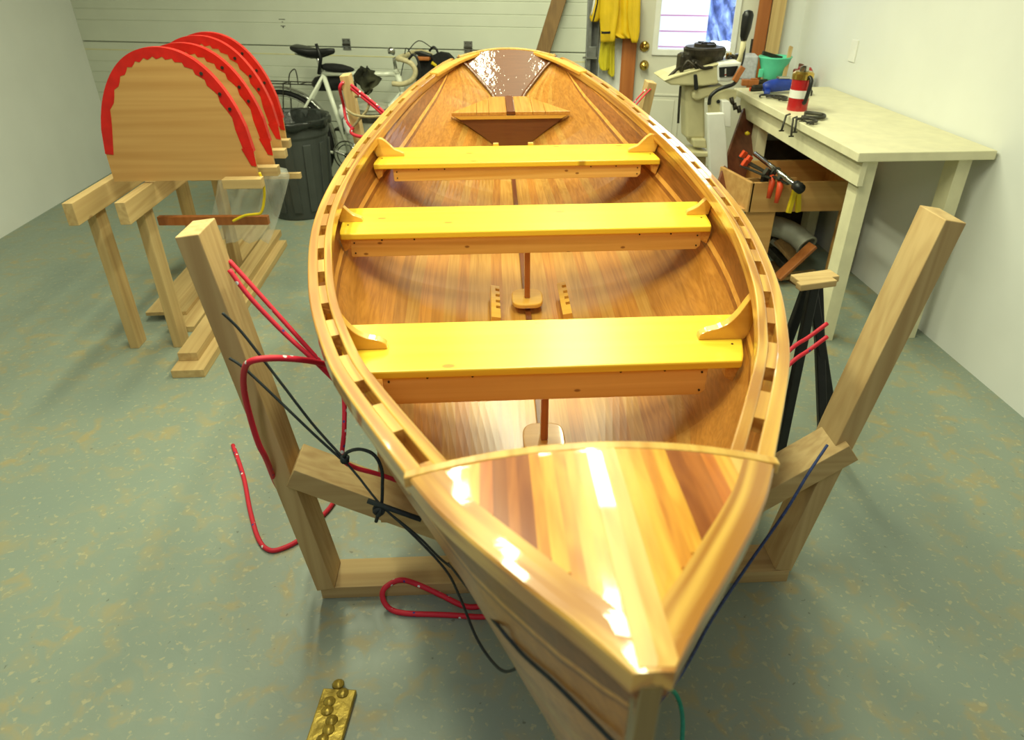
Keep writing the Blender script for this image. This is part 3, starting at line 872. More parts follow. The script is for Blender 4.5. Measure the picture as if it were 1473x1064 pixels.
# small stencil marks on the door
s_, z_ = wp(406, 33, .05)
mk = MB(); wbox(mk, s_-.025, s_+.025, z_+.022, z_+.026, .0455, .0465); wbox(mk, s_-.006, s_+.006, z_+.004, z_+.008, .0455, .0465); wbox(mk, s_-.02, s_+.02, z_-.022, z_-.018, .0455, .0465)
mk.prism([W(s_-.008, z_-.024, .046), W(s_+.008, z_-.024, .046), W(s_, z_-.036, .046)], (0,0,0), WN*.0008)
inroot(mk, 'stencil_mark', M['iron'], gd)
# track
t0, t1 = wp(845, 80)[0], wp(862, 80)[0]
tr = empty('garage_door_track', W(t0, 0, 0), 0, 'galvanised steel garage door track with roller bracket, left of yellow raincoat', 'track')
mb = MB(); wbox(mb, t0+.002, t0+.004+.075, 0, 2.3, .0, .003); wbox(mb, t0+.002, t0+.006, 0, 2.3, 0, .07); wbox(mb, t0+.075, t0+.079, 0, 2.3, 0, .07); wbox(mb, t0+.002, t0+.03, 0, 2.3, .066, .07)
inroot(mb, 'track_channel', M['steel'], tr)
s_, z_ = wp(851, 83, .07)
mb = MB(); wbox(mb, s_-.05, s_+.035, z_-.006, z_+.006, .07, .078); wbox(mb, s_-.02, s_+.03, z_+.006, z_+.07, .07, .075)
inroot(mb, 'roller_bracket', M['steel'], tr, bevel=.001)
inroot(MB().tube([W(s_-.06, z_, .085), W(s_+.04, z_, .085)], .007, 10), 'roller_axle', M['chrome'], tr)
inroot(wbox(MB(), s_-.02, s_+.03, z_-.15, z_-.115, .071, .073), 'warning_sticker', plain('pink_sticker', (206, 130, 120), .5), tr)

# leaning plank against the garage door
a0, a1 = wp(804, 0, .16), wp(783, 68, .22)
dd = (Vector(W(a1[0], a1[1], .22))-Vector(W(a0[0], a0[1], .16)))
A = Vector(W(a0[0], a0[1], .16)); Bp = Vector(W(a1[0], a1[1], .22))
k = -(A.z+.0)/dd.z*1.0
foot = A+dd*((A.z-.02)/-dd.z); top = A-dd*(.40/-dd.z)
pk = MB().bar(foot, top, .095, .022, WN).build('leaning_plank', M['brownplank'], bevel=.003)
tag(pk, 'weathered brown plank leaning against the white garage door behind the boat', 'plank')

# ------------------------------------------------------------------ clothes on the wall
def drape(name, mat, outline, parent, o=.08, amp=.012, freq=9, thick=.012, ph=0, nx=18):
    """outline: rows of (left px, right px, y px) from top to bottom; hangs in folds off the wall"""
    rows = []
    for (lx, rx, y) in outline:
        r = []
        sa, za = wp(lx, y, o); sb, zb = wp(rx, y, o)
        for i in range(nx+1):
            t = i/nx; s = sa+(sb-sa)*t; z = za+(zb-za)*t
            bulge = math.sin(PI*t)*.02
            r.append(W(s, z, o+bulge+amp*math.sin(freq*t*2*PI/3+ph+y*.012)+amp*.5*math.sin(t*23+ph+y*.03)))
        rows.append(r)
    # refine vertically
    fine = []
    for i in range(len(rows)-1):
        for j in range(4): fine.append([a.lerp(b, j/4) for a, b in zip(rows[i], rows[i+1])])
    fine.append(rows[-1])
    loops = [r+[p-WN*thick for p in reversed(r)] for r in fine]
    V, F = sweep(loops); mb = MB().add(V, F); return inroot(mb, name, mat, parent, smooth=True)
rc = empty('raincoat', W(wp(885, 5)[0], wp(885, 5)[1], 0), 0, 'yellow raincoat with black trim hanging on the wall beside the door', 'raincoat')
drape('torso', M['raincoat'], [(866, 918, -26), (864, 920, 10), (866, 921, 35), (866, 920, 48), (884, 919, 55)], rc, .10, .016, 10)
drape('sleeve', M['raincoat'], [(862, 892, -24), (862, 890, 20), (864, 886, 45), (864, 884, 60)], rc, .14, .008, 3, .03, nx=10)
drape('sleeve', M['raincoat'], [(904, 922, -22), (903, 921, 20), (905, 920, 45), (909, 917, 61)], rc, .13, .010, 3, .03, 1.2, nx=10)
drape('front_flap', M['raincoat'], [(858, 868, -20), (854, 867, 5), (848, 864, 25), (850, 860, 31)], rc, .12, .004, 2, .015, nx=8)
drape('black_trim', M['blackmatte'], [(861, 863, -20), (858, 860, 5), (852.5, 854.5, 28), (852, 853.5, 31)], rc, .150, .001, 1, .004, nx=2)
drape('collar_lining', M['white'], [(856, 860, -20), (853, 857, 4), (850, 852, 22)], rc, .125, .001, 1, .004, nx=2)
drape('cuff_tab', M['blackmatte'], [(865, 878, 45), (865, 878, 48.5)], rc, .185, .001, 1, .004, nx=3)
rt = empty('rain_trousers', W(wp(870, 60)[0], wp(870, 60)[1], 0), 0, 'lemon yellow rain trouser legs hanging below the yellow raincoat', 'trousers')
drape('trouser_leg', M['raintrouser'], [(866, 884, 52), (863, 879, 70), (861, 877, 88), (863, 876, 98), (866, 874, 101)], rt, .085, .008, 5, .03, nx=10)
drape('trouser_leg', M['raintrouser'], [(872, 885, 52), (874, 884, 75), (874, 884, 100), (874, 884, 106), (878, 883, 110)], rt, .06, .006, 5, .02, 2, nx=10)

# ------------------------------------------------------------------ bicycle leaning at the garage door
bk_s, _ = wp(404, 150, .38)
bike = empty('bicycle', W(bk_s, 0, .36), AU, 'white touring bicycle with drop handlebars parked along the garage door', 'bicycle')
bike.scale = (1.07, 1.07, 1.07)
def BW(p): return Vector((p[0], p[1] if len(p) > 2 else 0, p[-1]))
def wheel(cx, cz, r):
    R0 = Matrix.Rotation(PI/2, 3, 'X'); n = 48
    def ring(rr, w_, m=8):
        return MB().tube([(cx+rr*math.cos(2*PI*i/n), 0, cz+rr*math.sin(2*PI*i/n)) for i in range(n)], w_, m, closed=True)
    t = ring(r-.016, .016).build('tyre', M['rubber'], bike, smooth=True)
    ring(r-.036, .009, 6).build('rim', M['chrome'], t, smooth=True)
    sp_ = MB()
    for i in range(28):
        a = 2*PI*i/28; h = .02*(1 if i % 2 else -1)
        sp_.tube([(cx+.02*math.cos(a+.9*(1 if i % 4 < 2 else -1)), h, cz+.02*math.sin(a+.9*(1 if i % 4 < 2 else -1))), (cx+(r-.04)*math.cos(a), 0, cz+(r-.04)*math.sin(a))], .0014, 4)
    o = sp_.build('spokes', M['chrome'], t); o['kind'] = 'stuff'
    MB().lathe([(.012,-.05), (.028,-.03), (.014,-.02), (.014,.02), (.028,.03), (.012,.05)], (cx, 0, cz), 12, R0).build('hub', M['chrome'], t)
wheel(0, .345, .345); wheel(1.03, .345, .345)
RH, BB, ST, HT, HB, FH = (0,0,.345), (.455,0,.275), (.335,0,.80), (.86,0,.81), (.885,0,.70), (1.03,0,.345)
fr = MB()
fr.tube([BB, ST], .016); fr.tube([ST, HT], .0155); fr.tube([BB, HB], .018); fr.tube([HT, HB], .020); fr.tube([Vector(HT)+Vector((-.012,0,.03)), HT], .018)
for y in (-.03, .03):
    fr.tube([(.335,y*.5,.785), (0,y*1.8,.345)], .009); fr.tube([(.44,y*.8,.275), (0,y*1.8,.345)], .010)
fr.build('frame', M['frame'], bike, smooth=True)
fk_ = MB()
for y in (-1, 1): fk_.tube(spline([(.888, y*.03, .69), (.93, y*.045, .55), (.985, y*.05, .42), (1.03, y*.05, .345)], 4), .011)
fk_.tube([(.888,-.035,.69), (.888,.035,.69)], .016)
fk_.build('fork', M['frame'], bike, smooth=True)
MB().tube([(.335,0,.79), (.305,0,.93)], .0135).build('seatpost', M['chrome'], bike, smooth=True)
# leather saddle
rows = []
for i, (x, wd, z, h) in enumerate([(.14,.03,.955,.018), (.16,.07,.962,.03), (.21,.078,.955,.05), (.27,.055,.945,.055), (.33,.030,.942,.05), (.39,.020,.945,.035), (.43,.013,.945,.022), (.44,.004,.942,.01)]):
    rows.append([Vector((x, wd*math.cos(a), z+(.012*math.sin(a) if math.sin(a) > 0 else h*math.sin(a)))) for a in [2*PI*j/16 for j in range(16)]])
V, F = sweep(rows); MB().add(V, F).build('saddle', M['black'], bike, smooth=True)
MB().tube([(.17,.03,.92), (.25,.025,.90), (.36,.02,.915), (.42,.01,.93)], .004, 6).tube([(.17,-.03,.92), (.25,-.025,.90), (.36,-.02,.915), (.42,-.01,.93)], .004, 6).build('saddle_rail', M['chrome'], bike)
# drop bars
st_ = MB().tube([(.85,0,.84), (.845,0,.90), (.93,0,.925)], .013); st_.build('handlebar_stem', M['chrome'], bike, smooth=True)
for y in (-1, 1):
    P_ = spline([(.93,0,.925), (.93,y*.10,.927), (.935,y*.17,.925), (.97,y*.195,.925), (1.03,y*.20,.905), (1.055,y*.20,.86), (1.03,y*.205,.81), (.97,y*.21,.785), (.90,y*.21,.785)], 6)
    MB().tube(P_, .016, 10).build('handlebar', M['tape'], bike, smooth=True)
    MB().tube(spline([(1.02,y*.205,.93), (1.05,y*.205,.955), (1.075,y*.205,.93), (1.085,y*.205,.86), (1.06,y*.205,.80)], 4), .008, 8).build('brake_lever', M['black'], bike, smooth=True)
MB().tube(spline([(1.04,.2,.95), (.98,.12,1.0), (.93,.03,.94), (.90,.0,.86)], 5), .003, 6).tube(spline([(1.04,-.2,.95), (.97,-.1,.98), (.92,-.02,.9), (.88,0,.8)], 5), .003, 6).build('brake_cable', M['black'], bike)
MB().lathe([(.0,-.01), (.022,-.01), (.024,.012), (.015,.026), (0,.03)], (.87, -.10, .955), 14).build('bell', M['chrome'], bike, smooth=True)
MB().tube([(.845,.0,.93), (.86,-.06,.94), (.87,-.10,.95)], .007, 8).build('bell_bracket', M['black'], bike)
# fender over the rear wheel
rows = []
for i in range(33):
    a = math.radians(-5+190*i/32); r = .368
    c = Vector((r*math.cos(a), 0, .345+r*math.sin(a))); n_ = Vector((math.cos(a), 0, math.sin(a)))
    rows.append([c+Vector((0,-.024,0))-n_*.012, c+Vector((0,-.014,0)), c+Vector((0,.014,0)), c+Vector((0,.024,0))-n_*.012, c+Vector((0,.012,0))-n_*.003, c+Vector((0,-.012,0))-n_*.003])
V, F = sweep(rows); MB().add(V, F).build('rear_fender', M['chrome'], bike, smooth=True)
rk = MB()
for y in (-.05, .05):
    rk.tube([(-.22,y,.735), (.28,y,.735)], .004, 6); rk.tube([(-.12,y,.735), (0,y*1.3,.36)], .004, 6); rk.tube([(.06,y,.735), (0,y*1.3,.36)], .004, 6)
for x in (-.2, -.08, .05, .18): rk.tube([(x,-.05,.735), (x,.05,.735)], .004, 6)
rk.tube(spline([(.10,-.05,.735), (.12,-.05,.80), (.16,-.05,.83), (.17,-.05,.80), (.17,-.05,.735)], 3), .004, 6)
rk.build('rear_rack', M['iron'], bike)
R0 = Matrix.Rotation(PI/2, 3, 'X')
cr = MB()
n = 40
cr.tube([(.455+.10*math.cos(2*PI*i/n), -.045, .275+.10*math.sin(2*PI*i/n)) for i in range(n)], .005, 6, closed=True)
cr.tube([(.455+.075*math.cos(2*PI*i/n), -.042, .275+.075*math.sin(2*PI*i/n)) for i in range(n)], .004, 6, closed=True)
for i in range(5):
    a = 2*PI*i/5+.3; cr.tube([(.455,-.045,.275), (.455+.098*math.cos(a), -.045, .275+.098*math.sin(a))], .006, 6)
cr.lathe([(.022,-.02), (.022,.05)], (.455, 0, .275), 12, R0)
cr.build('chainring', M['chrome'], bike)
for sgn in (-1, 1):
    a = math.radians(-62) if sgn < 0 else math.radians(118)
    e = (.455+.17*math.cos(a), sgn*.06, .275+.17*math.sin(a))
    cm = MB().bar((.455, sgn*.06, .275), e, .014, .02, (0,1,0)).build('crank', M['chrome'], bike, bevel=.002)
    MB().box((e[0], sgn*.10, e[2]), (.09, .07, .018)).build('pedal', M['iron'], cm, bevel=.003)
bt = MB().lathe([(0,0), (.036,.0), (.037,.02), (.037,.10), (.031,.112), (.037,.124), (.037,.15), (.024,.172), (.014,.176), (.014,.195), (0,.197)], (0,0,0), 20)
bo = bt.build('water_bottle', M['white'], bike, smooth=True); bo.location = (.49, -.005, .42); bo.rotation_euler = (0, math.radians(-16), 0)
MB().tube([(.45,-.04,.42), (.45,-.045,.52), (.49,-.045,.56), (.53,-.045,.52), (.52,-.04,.42)], .003, 6).build('bottle_cage', M['iron'], bike)
# saddle bag, spare tube and tool roll under the saddle / top tube
rows = []
for x, rr in ((.33,.015), (.36,.030), (.42,.036), (.48,.034), (.54,.02), (.56,.006)):
    rows.append([Vector((x, rr*.9*math.cos(a)-.0, .845-.055*(x-.28)+rr*.8*math.sin(a))) for a in [2*PI*j/14 for j in range(14)]])
V, F = sweep(rows); MB().add(V, F).build('top_tube_bag', M['blackmatte'], bike, smooth=True)
rows = []
for x, rr in ((.22,.015), (.25,.045), (.32,.055), (.42,.055), (.50,.04), (.54,.015)):
    rows.append([Vector((x, rr*.6*math.cos(a)+.05, .735+.01*math.sin(x*20)+rr*math.sin(a))) for a in [2*PI*j/14 for j in range(14)]])
V, F = sweep(rows); MB().add(V, F).build('frame_bag', M['black'], bike, smooth=True)
MB().tube([(.315,-.02,.80), (.35,-.03,.90), (.33,-.03,.985)], [.013,.012,.010], 8).build('light_clamp', M['black'], bike, smooth=True)
# dark rag on the top tube
rows = []
for j, (a, b, z) in enumerate([(.62,.68,.85), (.60,.70,.83), (.585,.715,.80), (.56,.745,.775), (.575,.725,.755), (.60,.70,.73), (.62,.68,.71), (.635,.665,.69)]):
    rows.append([Vector((a+(b-a)*t+.012*math.sin(j*2.3), -.035-.02*math.sin(t*9+j), z+.012*math.sin(t*11+j*1.4))) for t in [i/10 for i in range(11)]])
loops = [r+[p+Vector((0,.02,0)) for p in reversed(r)] for r in rows]; V, F = sweep(loops)
rg = MB().add(V, F).build('rag', plain('olive_rag', (62, 62, 44), .9, noise=.5, nscale=8, bump=.3), None, smooth=True)
rg.location = bike.location; rg.scale = bike.scale; rg.rotation_euler = bike.rotation_euler
tag(rg, 'dark olive rag slung over the white bicycle top tube', 'rag')
# black saddlebag with brown leather saddle of a second bike, behind the boat
sb = empty('pannier_bag', W(wp(618, 100, .25)[0], 0, .25), AU, 'black bicycle bag with brown leather strap beside the white drop handlebars', 'bag')
c0, cz = wp(618, 92, .25)
def bl(px, py): s_, z_ = wp(px, py, .25); return Vector((s_-c0, 0, z_))
for poly, mt, nm, y in (([(603,86),(612,84),(640,84),(654,92),(650,110),(630,130),(604,128),(596,105)], 'blackmatte', 'bag_body', 0),
                        ([(597,74),(606,73),(622,78),(622,82),(604,80)], 'black', 'bag_flap', -.03), ([(622,80),(634,74),(646,76),(654,84),(650,92),(628,94)], 'blackmatte', 'bag_flap', -.03),
                        ([(600,80),(621,81),(621,86),(603,86)], 'trimwood', 'leather_strap', -.05), ([(624,87),(631,92),(630,96),(622,91)], 'yellowp', 'reflective_tab', -.035)):
    MB().prism([bl(*q)+Vector((0, y, 0)) for q in poly], (0,0,0), (0,.09 if nm == 'bag_body' else .05,0)).build(nm, M[mt], sb, bevel=.006)

# things at the floor behind the far stand
c = atz(538, 250, .0); c.y -= .15
pc = empty('paint_can', (atz(538,262,0)).to_tuple(), 0, 'grey metal can with dark band on the floor behind the left far post', 'can')
pc.location = Vector((aty(538, 170, 4.9).x, 4.9, 0))
zt_ = aty(538, 150, 4.9).z
MB().lathe([(.0,.0), (.10,.0), (.10,zt_-.03), (.105,zt_-.02), (.09,zt_), (.0,zt_+.004)], (0,0,0), 24).build('can_body', M['pipe'], pc, smooth=False)
MB().lathe([(.101,zt_-.10), (.104,zt_-.10), (.104,zt_-.045), (.101,zt_-.045)], (0,0,0), 24).build('label_band', M['iron'], pc)

# ------------------------------------------------------------------ bin
bn = empty('trash_can', (0,0,0), 0, 'dark grey plastic trash can with black liner beside the boat', 'bin')
pc_ = atz(438, 303, 0.0); bn.location = (pc_.x, pc_.y-.02, 0); bn.scale = (1.13, 1.13, .93)
MB().lathe([(0,.0), (.175,.0), (.18,.01), (.215,.58), (.225,.60), (.228,.66), (.238,.665), (.238,.70), (.226,.705), (.22,.69), (.205,.58), (.17,.02), (0,.02)], (0,0,0), 48).build('bin_body', M['bin'], bn, smooth=False)
for k in range(12):
    a = 2*PI*k/12+.1
    MB().bar((.186*math.cos(a), .186*math.sin(a), .06), (.216*math.cos(a), .216*math.sin(a), .55), .05, .012, (math.cos(a), math.sin(a), 0)).build('rib', M['bin'], bn, bevel=.004)
for a in (-1.9, 1.24):
    e_ = Vector((math.cos(a), math.sin(a), 0)); t_ = Vector((-e_.y, e_.x, 0)); c_ = e_*.236+Vector((0,0,.60))
    MB().tube(spline([c_-t_*.07+Vector((0,0,.03)), c_-t_*.07+e_*.03-Vector((0,0,.01)), c_+e_*.035-Vector((0,0,.02)), c_+t_*.07+e_*.03-Vector((0,0,.01)), c_+t_*.07+Vector((0,0,.03))], 4), .011, 8).build('handle', M['bin'], bn, smooth=True)
rows = []
for j, (r, z) in enumerate([(.243,.655), (.246,.70), (.238,.712), (.222,.70), (.205,.64), (.18,.56), (.14,.50), (.06,.47)]):
    rows.append([Vector(((r+.006*math.sin(k*1.7+j)+(.012 if j > 3 else 0)*math.sin(k*.9+j*2))*math.cos(2*PI*k/48), (r+.006*math.sin(k*1.7+j))*math.sin(2*PI*k/48), z+(.012*math.sin(k*1.1+j*3) if j in (0, 4, 5, 6, 7) else 0))) for k in range(48)])
mb = MB().grid(rows, closed_u=True); mb.F.append(tuple(7*48+k for k in range(48)))
o = mb.build('bin_liner', M['liner'], bn, smooth=True)
sol = o.modifiers.new('s', 'SOLIDIFY'); sol.thickness = .0015

# ------------------------------------------------------------------ building moulds with red tape, left
mf = empty('mould_stations', (-1.75, 3.3, 0), 0, 'row of upright plywood boat mould stations edged with red tape, cut by left frame edge', 'boat mould')
def mould(xr, zb, y, half=.30):
    n = 22; cx = xr-half; pts = []
    for i in range(2*n+1):
        x = half-half*2*i/(2*n)*1.0
        u = min(1, abs(x)/half)
        pts.append((cx+x, zb+.115+.40*(max(0, 1-u**2.2))**.60))
    poly = [(xr, zb)]+pts+[(cx-half, zb)]
    L0 = mf.location
    o = MB().prism([Vector((px_, y, z_))-L0 for px_, z_ in poly], (0,0,0), (0,.018,0)).build('mould_station', M['ply'], mf)
    # tape: follows the curved edge on the face and over it
    rows = []
    for i in range(2*n+1):
        p = Vector((pts[i][0], y, pts[i][1])); a = Vector((pts[max(0, i-1)][0], 0, pts[max(0, i-1)][1])); b = Vector((pts[min(2*n, i+1)][0], 0, pts[min(2*n, i+1)][1]))
        t = (b-a).normalized(); nn = Vector((t.z, 0, -t.x)); 
        if nn.dot(Vector((p.x-cx, 0, p.z-zb))) < 0: nn = -nn
        wv = .036+.006*math.sin(i*2.1)
        q = p-nn*wv; o_ = p+nn*.002
        rows.append([q+Vector((0,-.002,0))-L0, o_+Vector((0,-.002,0))-L0, o_+Vector((0,.030,0))-L0, q+Vector((0,.030,0))-L0])
    V, F = sweep(rows); MB().add(V, F).build('red_tape', M['redtape'], o)
    # loose tongue of tape, clips
    MB().prism([Vector((xr-.045, y-.003, zb+.13))-L0, Vector((xr+.003, y-.003, zb+.13))-L0, Vector((xr+.004, y-.003, zb+.055))-L0, Vector((xr-.018, y-.003, zb+.06))-L0], (0,0,0), (0,-.001,0)).build('tape_end', M['redtape'], o)
    for k in (3, 5, 9):
        MB().lathe([(.006,0), (.007,.004)], Vector((pts[k][0]-.016, y-.004, pts[k][1]-.012))-L0, 8, R0).build('clip', M['iron'], o)
    MB().box(Vector((xr-.05, y-.045, zb-.0))-L0, (.16, .05, .04)).build('cleat', M['lumber_x'], o, bevel=.002)
pA = aty(372, 258, 3.02)
for (px, py, Y) in ((372,258,3.02), (395,241,3.24), (406,217,3.56), (412,203,3.80)):
    p = aty(px, py, Y); mould(p.x, p.z, Y)
# strongback under the moulds
L0 = mf.location
for xx in (-1.76, -1.56):
    MB().box(Vector((xx, 3.4, .715))-L0, (.04, 1.3, .09)).build('strongback_rail', M['lumber'], mf, bevel=.002)
    for yy in (3.0, 3.9): MB().box(Vector((xx-.04, yy, .335))-L0, (.04, .09, .67)).build('leg', M['lumber_z'], mf, bevel=.002)
p = aty(433, 252, 3.75); q = aty(372, 254, 3.75)
tag(MB().bar(q-Vector((.35,0,0)), p, .03, .028).build('stick', M['lumber_x'], bevel=.001), 'thin wooden stick lying level in front of the grey trash can', 'stick')
sk = bpy.data.objects['stick']
# plastic sheet
M['poly'] = plain('clear_plastic_sheet', (225, 228, 214), .18, noise=.05, trans=.0)
mm_, N_, L_, P_ = M['poly'], M['poly'].node_tree.nodes, M['poly'].node_tree.links, M['poly'].node_tree.nodes['Principled BSDF']
P_.inputs['Alpha'].default_value = .26
Yp = 3.45
out = [(345, 388, 236), (345, 412, 243), (345, 418, 252), (345, 414, 275), (345, 408, 300), (348, 403, 320), (352, 398, 335)]
rows = []
for j, (l, r, y) in enumerate(out):
    a, b = aty(l-30, y, Yp), aty(r, y, Yp)
    rows.append([a.lerp(b, t/14)+Vector((0, .03*math.sin(t*1.3+j)+.015*math.sin(t*2.9-j*1.7)-.02*j, 0)) for t in range(15)])
fine = []
for i in range(len(rows)-1):
    for j in range(3): fine.append([a.lerp(b, j/3) for a, b in zip(rows[i], rows[i+1])])
fine.append(rows[-1])
o = MB().grid(fine).build('plastic_sheet', M['poly'], None, smooth=True)
sol = o.modifiers.new('s', 'SOLIDIFY'); sol.thickness = .0008
tag(o, 'clear crumpled plastic sheet hanging under the red-taped mould stations', 'plastic sheet')
# yellow cable
P = [aty(x, y, 3.0) for x, y in ((373,248), (379,265), (380,285), (376,305), (366,308), (352,310), (335,318))]
tag(MB().tube(spline(P, 6), .006, 8).build('cable', M['yellowcord'], None, smooth=True), 'yellow cable looping down below the nearest plywood mould station', 'cable')

# ------------------------------------------------------------------ lumber stack on the floor, left
def board(p0, p1, w_, t, z, name='board', mat='lumber', label=None, **k):
    a = Vector((p0[0], p0[1], z+t/2)); b = Vector((p1[0], p1[1], z+t/2)); d = (b-a); ln = d.length
    o = MB().box((0,0,0), (w_, ln, t)).build(name, M[mat], None, bevel=.002)
    o.location = (a+b)/2; o.rotation_euler = (0, 0, math.atan2(d.y, d.x)-PI/2)
    if label: tag(o, label, 'board', 'boards stacked on the floor at the left')
    return o
def fz(px, py, z): p = atz(px, py, z); return (p.x, p.y)
def lboard(far, w_, t, z, ln, label, dirn=None, mat='lumber'):
    """far: pixel of far right top corner"""
    q = atz(far[0], far[1], z+t); dirn = dirn or Vector((-.16, -1, 0)).normalized(); side = Vector((dirn.y, -dirn.x, 0))
    if side.x > 0: side = -side
    c = q+side*(w_/2); return board((c.x, c.y), (c.x+dirn.x*ln, c.y+dirn.y*ln), w_, t, z, label=label, mat=mat)
q0, q1 = atz(409, 331, .09), atz(352, 416, .09)
dn = Vector((q1.x-q0.x, q1.y-q0.y, 0)).normalized()
lboard((412, 345), .14, .038, .0, 1.6, 'lowest spruce board of the floor stack, sticking out on the right', dn)
lboard((404, 330), .085, .040, .038, 1.6, 'pale spruce board lying on top of the lowest board at left', dn)
lboard((388, 322), .12, .030, .0, 1.5, 'brownish board lying in the middle of the left floor stack', dn)
lboard((372, 316), .20, .020, .030, 1.4, 'wide board at the far left of the floor stack, partly under plastic', dn)
p = aty(386, 313, 3.15)
board((p.x-.5, p.y+.02), (p.x, p.y), .03, .04, p.z-.03, 'offcut', 'trimwood')
tag(bpy.data.objects['offcut'], 'short brown offcut lying across the left board stack', 'offcut')

# ================================================================== BOAT STANDS
def yz(px, py, Y): return aty(px, py, Y)
def stand(name, label):
    return empty(name, (0, 0, 0), 0, label, 'stand', 'boat stands')
SY = 1.41
sf = stand('boat_stand', 'near raw spruce stand with floor plate, posts and diagonal braces under the boat')
pl, pr = atz(464, 861, 0), atz(1132, 836, 0)
yl = (pl.y+pr.y)/2
d_ = (pr-pl).normalized(); nv = Vector((-d_.y, d_.x, 0))
MB().box(((pl+pr)/2+nv*.055+Vector((0,0,.022))), ((pr-pl).length, .11, .044), rotZ(math.atan2(d_.y, d_.x))).build('floor_plate', M['lumber_x'], sf, bevel=.002)
yb_ = (pl+nv*.055).y
def post(px0, py0, px1, py1, Y, w_, t, z0):
    a = aty(px0, py0, Y); b = aty(px1, py1, Y); dd_ = (b-a); k = (1.10-a.z)/dd_.z; b = a+dd_*k; a = a+dd_*((z0-a.z)/dd_.z)
    return MB().bar(a, b, w_, t, (0,1,0)).build('post', M['lumber_z'], sf, bevel=.002)
post(480, 845, 407, 655, yb_-.01, .050, .105, .044)
post(1112, 812, 1171, 690, yb_-.01, .050, .105, .044)
# pieces nailed flat on the post faces and the diagonal braces
def brace(px0, py0, px1, py1, Y, w_, t, nm='brace', mat='lumber_x', up=(0,1,0)):
    return MB().bar(aty(px0, py0, Y), aty(px1, py1, Y), w_, t, up).build(nm, M[mat], sf, bevel=.002)
b1 = brace(424, 668, 815, 812, yb_-.03, .060, .11)
b2 = brace(1215, 633, 905, 806, yb_-.03, .060, .11)
brace(566, 640, 570, 745, yb_+.09, .085, .04, 'gusset', 'lumber_z')
for px, py in ((447, 668), (437, 686), (438, 640), (452, 800)):
    p = aty(px, py, yb_-.088)
# pencil mark on the right brace
A_ = aty(1215, 633, yb_-.03); B_ = aty(905, 806, yb_-.03); dB = (B_-A_).normalized(); up_ = Vector((-dB.z, 0, dB.x)); 
if up_.z < 0: up_ = -up_
PM = plain('pencil', (58, 52, 44), .8)
def facept(u, v): return A_+dB*u+up_*.0303+Vector((0, v, 0))
base = facept(.245, -.02)
mk = MB()
def stroke(pts):
    for a, b in zip(pts[:-1], pts[1:]):
        mk.bar(facept(*a), facept(*b), .0028, .0008, up_)
stroke([(.262,-.035), (.236,.012)]); stroke([(.252,-.002), (.236,.012), (.232,-.008)])
stroke([(.226,-.002), (.232,.022), (.214,.006), (.220,.030)]); stroke([(.210,.016), (.198,.034), (.206,.036), (.192,.050)])
mk.build('pencil_mark', PM, b2)
for x, z in ((.0, .05),):
    pass

# far stand: two upright posts show above the gunwales
s2 = stand('boat_stand', 'far raw spruce stand, its two upright posts showing beside the stern half')
def fpost(px0, py0, px1, py1, Y, w_, t):
    a = aty(px0, py0, Y); b = aty(px1, py1, Y); dd_ = b-a; a0_ = a+dd_*((.02-a.z)/dd_.z)
    MB().bar(a0_, b, w_, t, (0,1,0)).build('post', M['lumber_z'], s2, bevel=.003); return a0_, b
FY = 3.45
L0_, L1_ = fpost(513, 180, 497, 107, FY, .042, .09)
R0_, R1_ = fpost(926, 160, 936, 117, FY, .042, .09)
MB().bar(Vector((L0_.x-.05, FY, .02)), Vector((R0_.x+.05, FY, .02)), .1, .04, (0,0,1)).build('floor_plate', M['lumber_x'], s2, bevel=.002)
MB().bar(Vector((L0_.x, FY-.07, .45)), Vector((.0, FY-.07, .22)), .04, .09, (0,1,0)).build('brace', M['lumber_x'], s2, bevel=.002)
MB().bar(Vector((R0_.x, FY-.07, .45)), Vector((.0, FY-.07, .22)), .04, .09, (0,1,0)).build('brace', M['lumber_x'], s2, bevel=.002)

# ================================================================== ROPES AND CORDS
def rope(name, mat, r, pts, label, cat='rope', n=6, m=8, parent=None):
    o = MB().tube(spline(pts, n), r, m).build(name, M[mat], parent, smooth=True)
    if not parent: tag(o, label, cat)
    return o
P3 = lambda L: [aty(x, y, Y) for x, y, Y in L]
# red sling rope of the near stand: thick loop round the left post, then under the hull
rope('rope', 'rope', .0055, P3([(330,375,1.50), (360,408,1.48), (420,475,1.44), (470,530,1.42), (520,580,1.42), (600,690,1.44), (700,790,1.46)]), 'upper red flecked rope strand running down from the left edge under the gunwale')
rope('rope', 'rope', .0055, P3([(330,388,1.42), (360,428,1.40), (410,480,1.38), (462,528,1.36), (520,590,1.40), (590,690,1.42), (690,800,1.44)]), 'lower red flecked rope strand running down from the left edge under the gunwale')
rope('rope', 'rope', .0068, P3([(470,524,1.36), (440,518,1.30), (400,515,1.26), (365,518,1.24), (352,530,1.26), (351,560,1.29), (360,600,1.31), (372,638,1.32), (383,660,1.34), (400,700,1.45), (430,740,1.56)]), 'thick red flecked rope looping round the left stand post near the frame edge')
rope('rope', 'rope', .0055, P3([(488,545,1.36), (495,575,1.34), (495,620,1.30), (493,658,1.28), (510,672,1.28), (545,682,1.30), (585,696,1.34), (650,720,1.4)]), 'red flecked rope dropping straight below the left gunwale to the dark knot')
fl_ = lambda L, z=.008: [atz(x, y, z) for x, y in L]
rope('rope', 'rope', .0075, fl_([(335,640), (350,684), (360,735), (372,775), (388,791), (410,787), (433,774), (450,755), (470,735), (480,722)]), 'red flecked rope curved on the floor left of and behind the stand post')
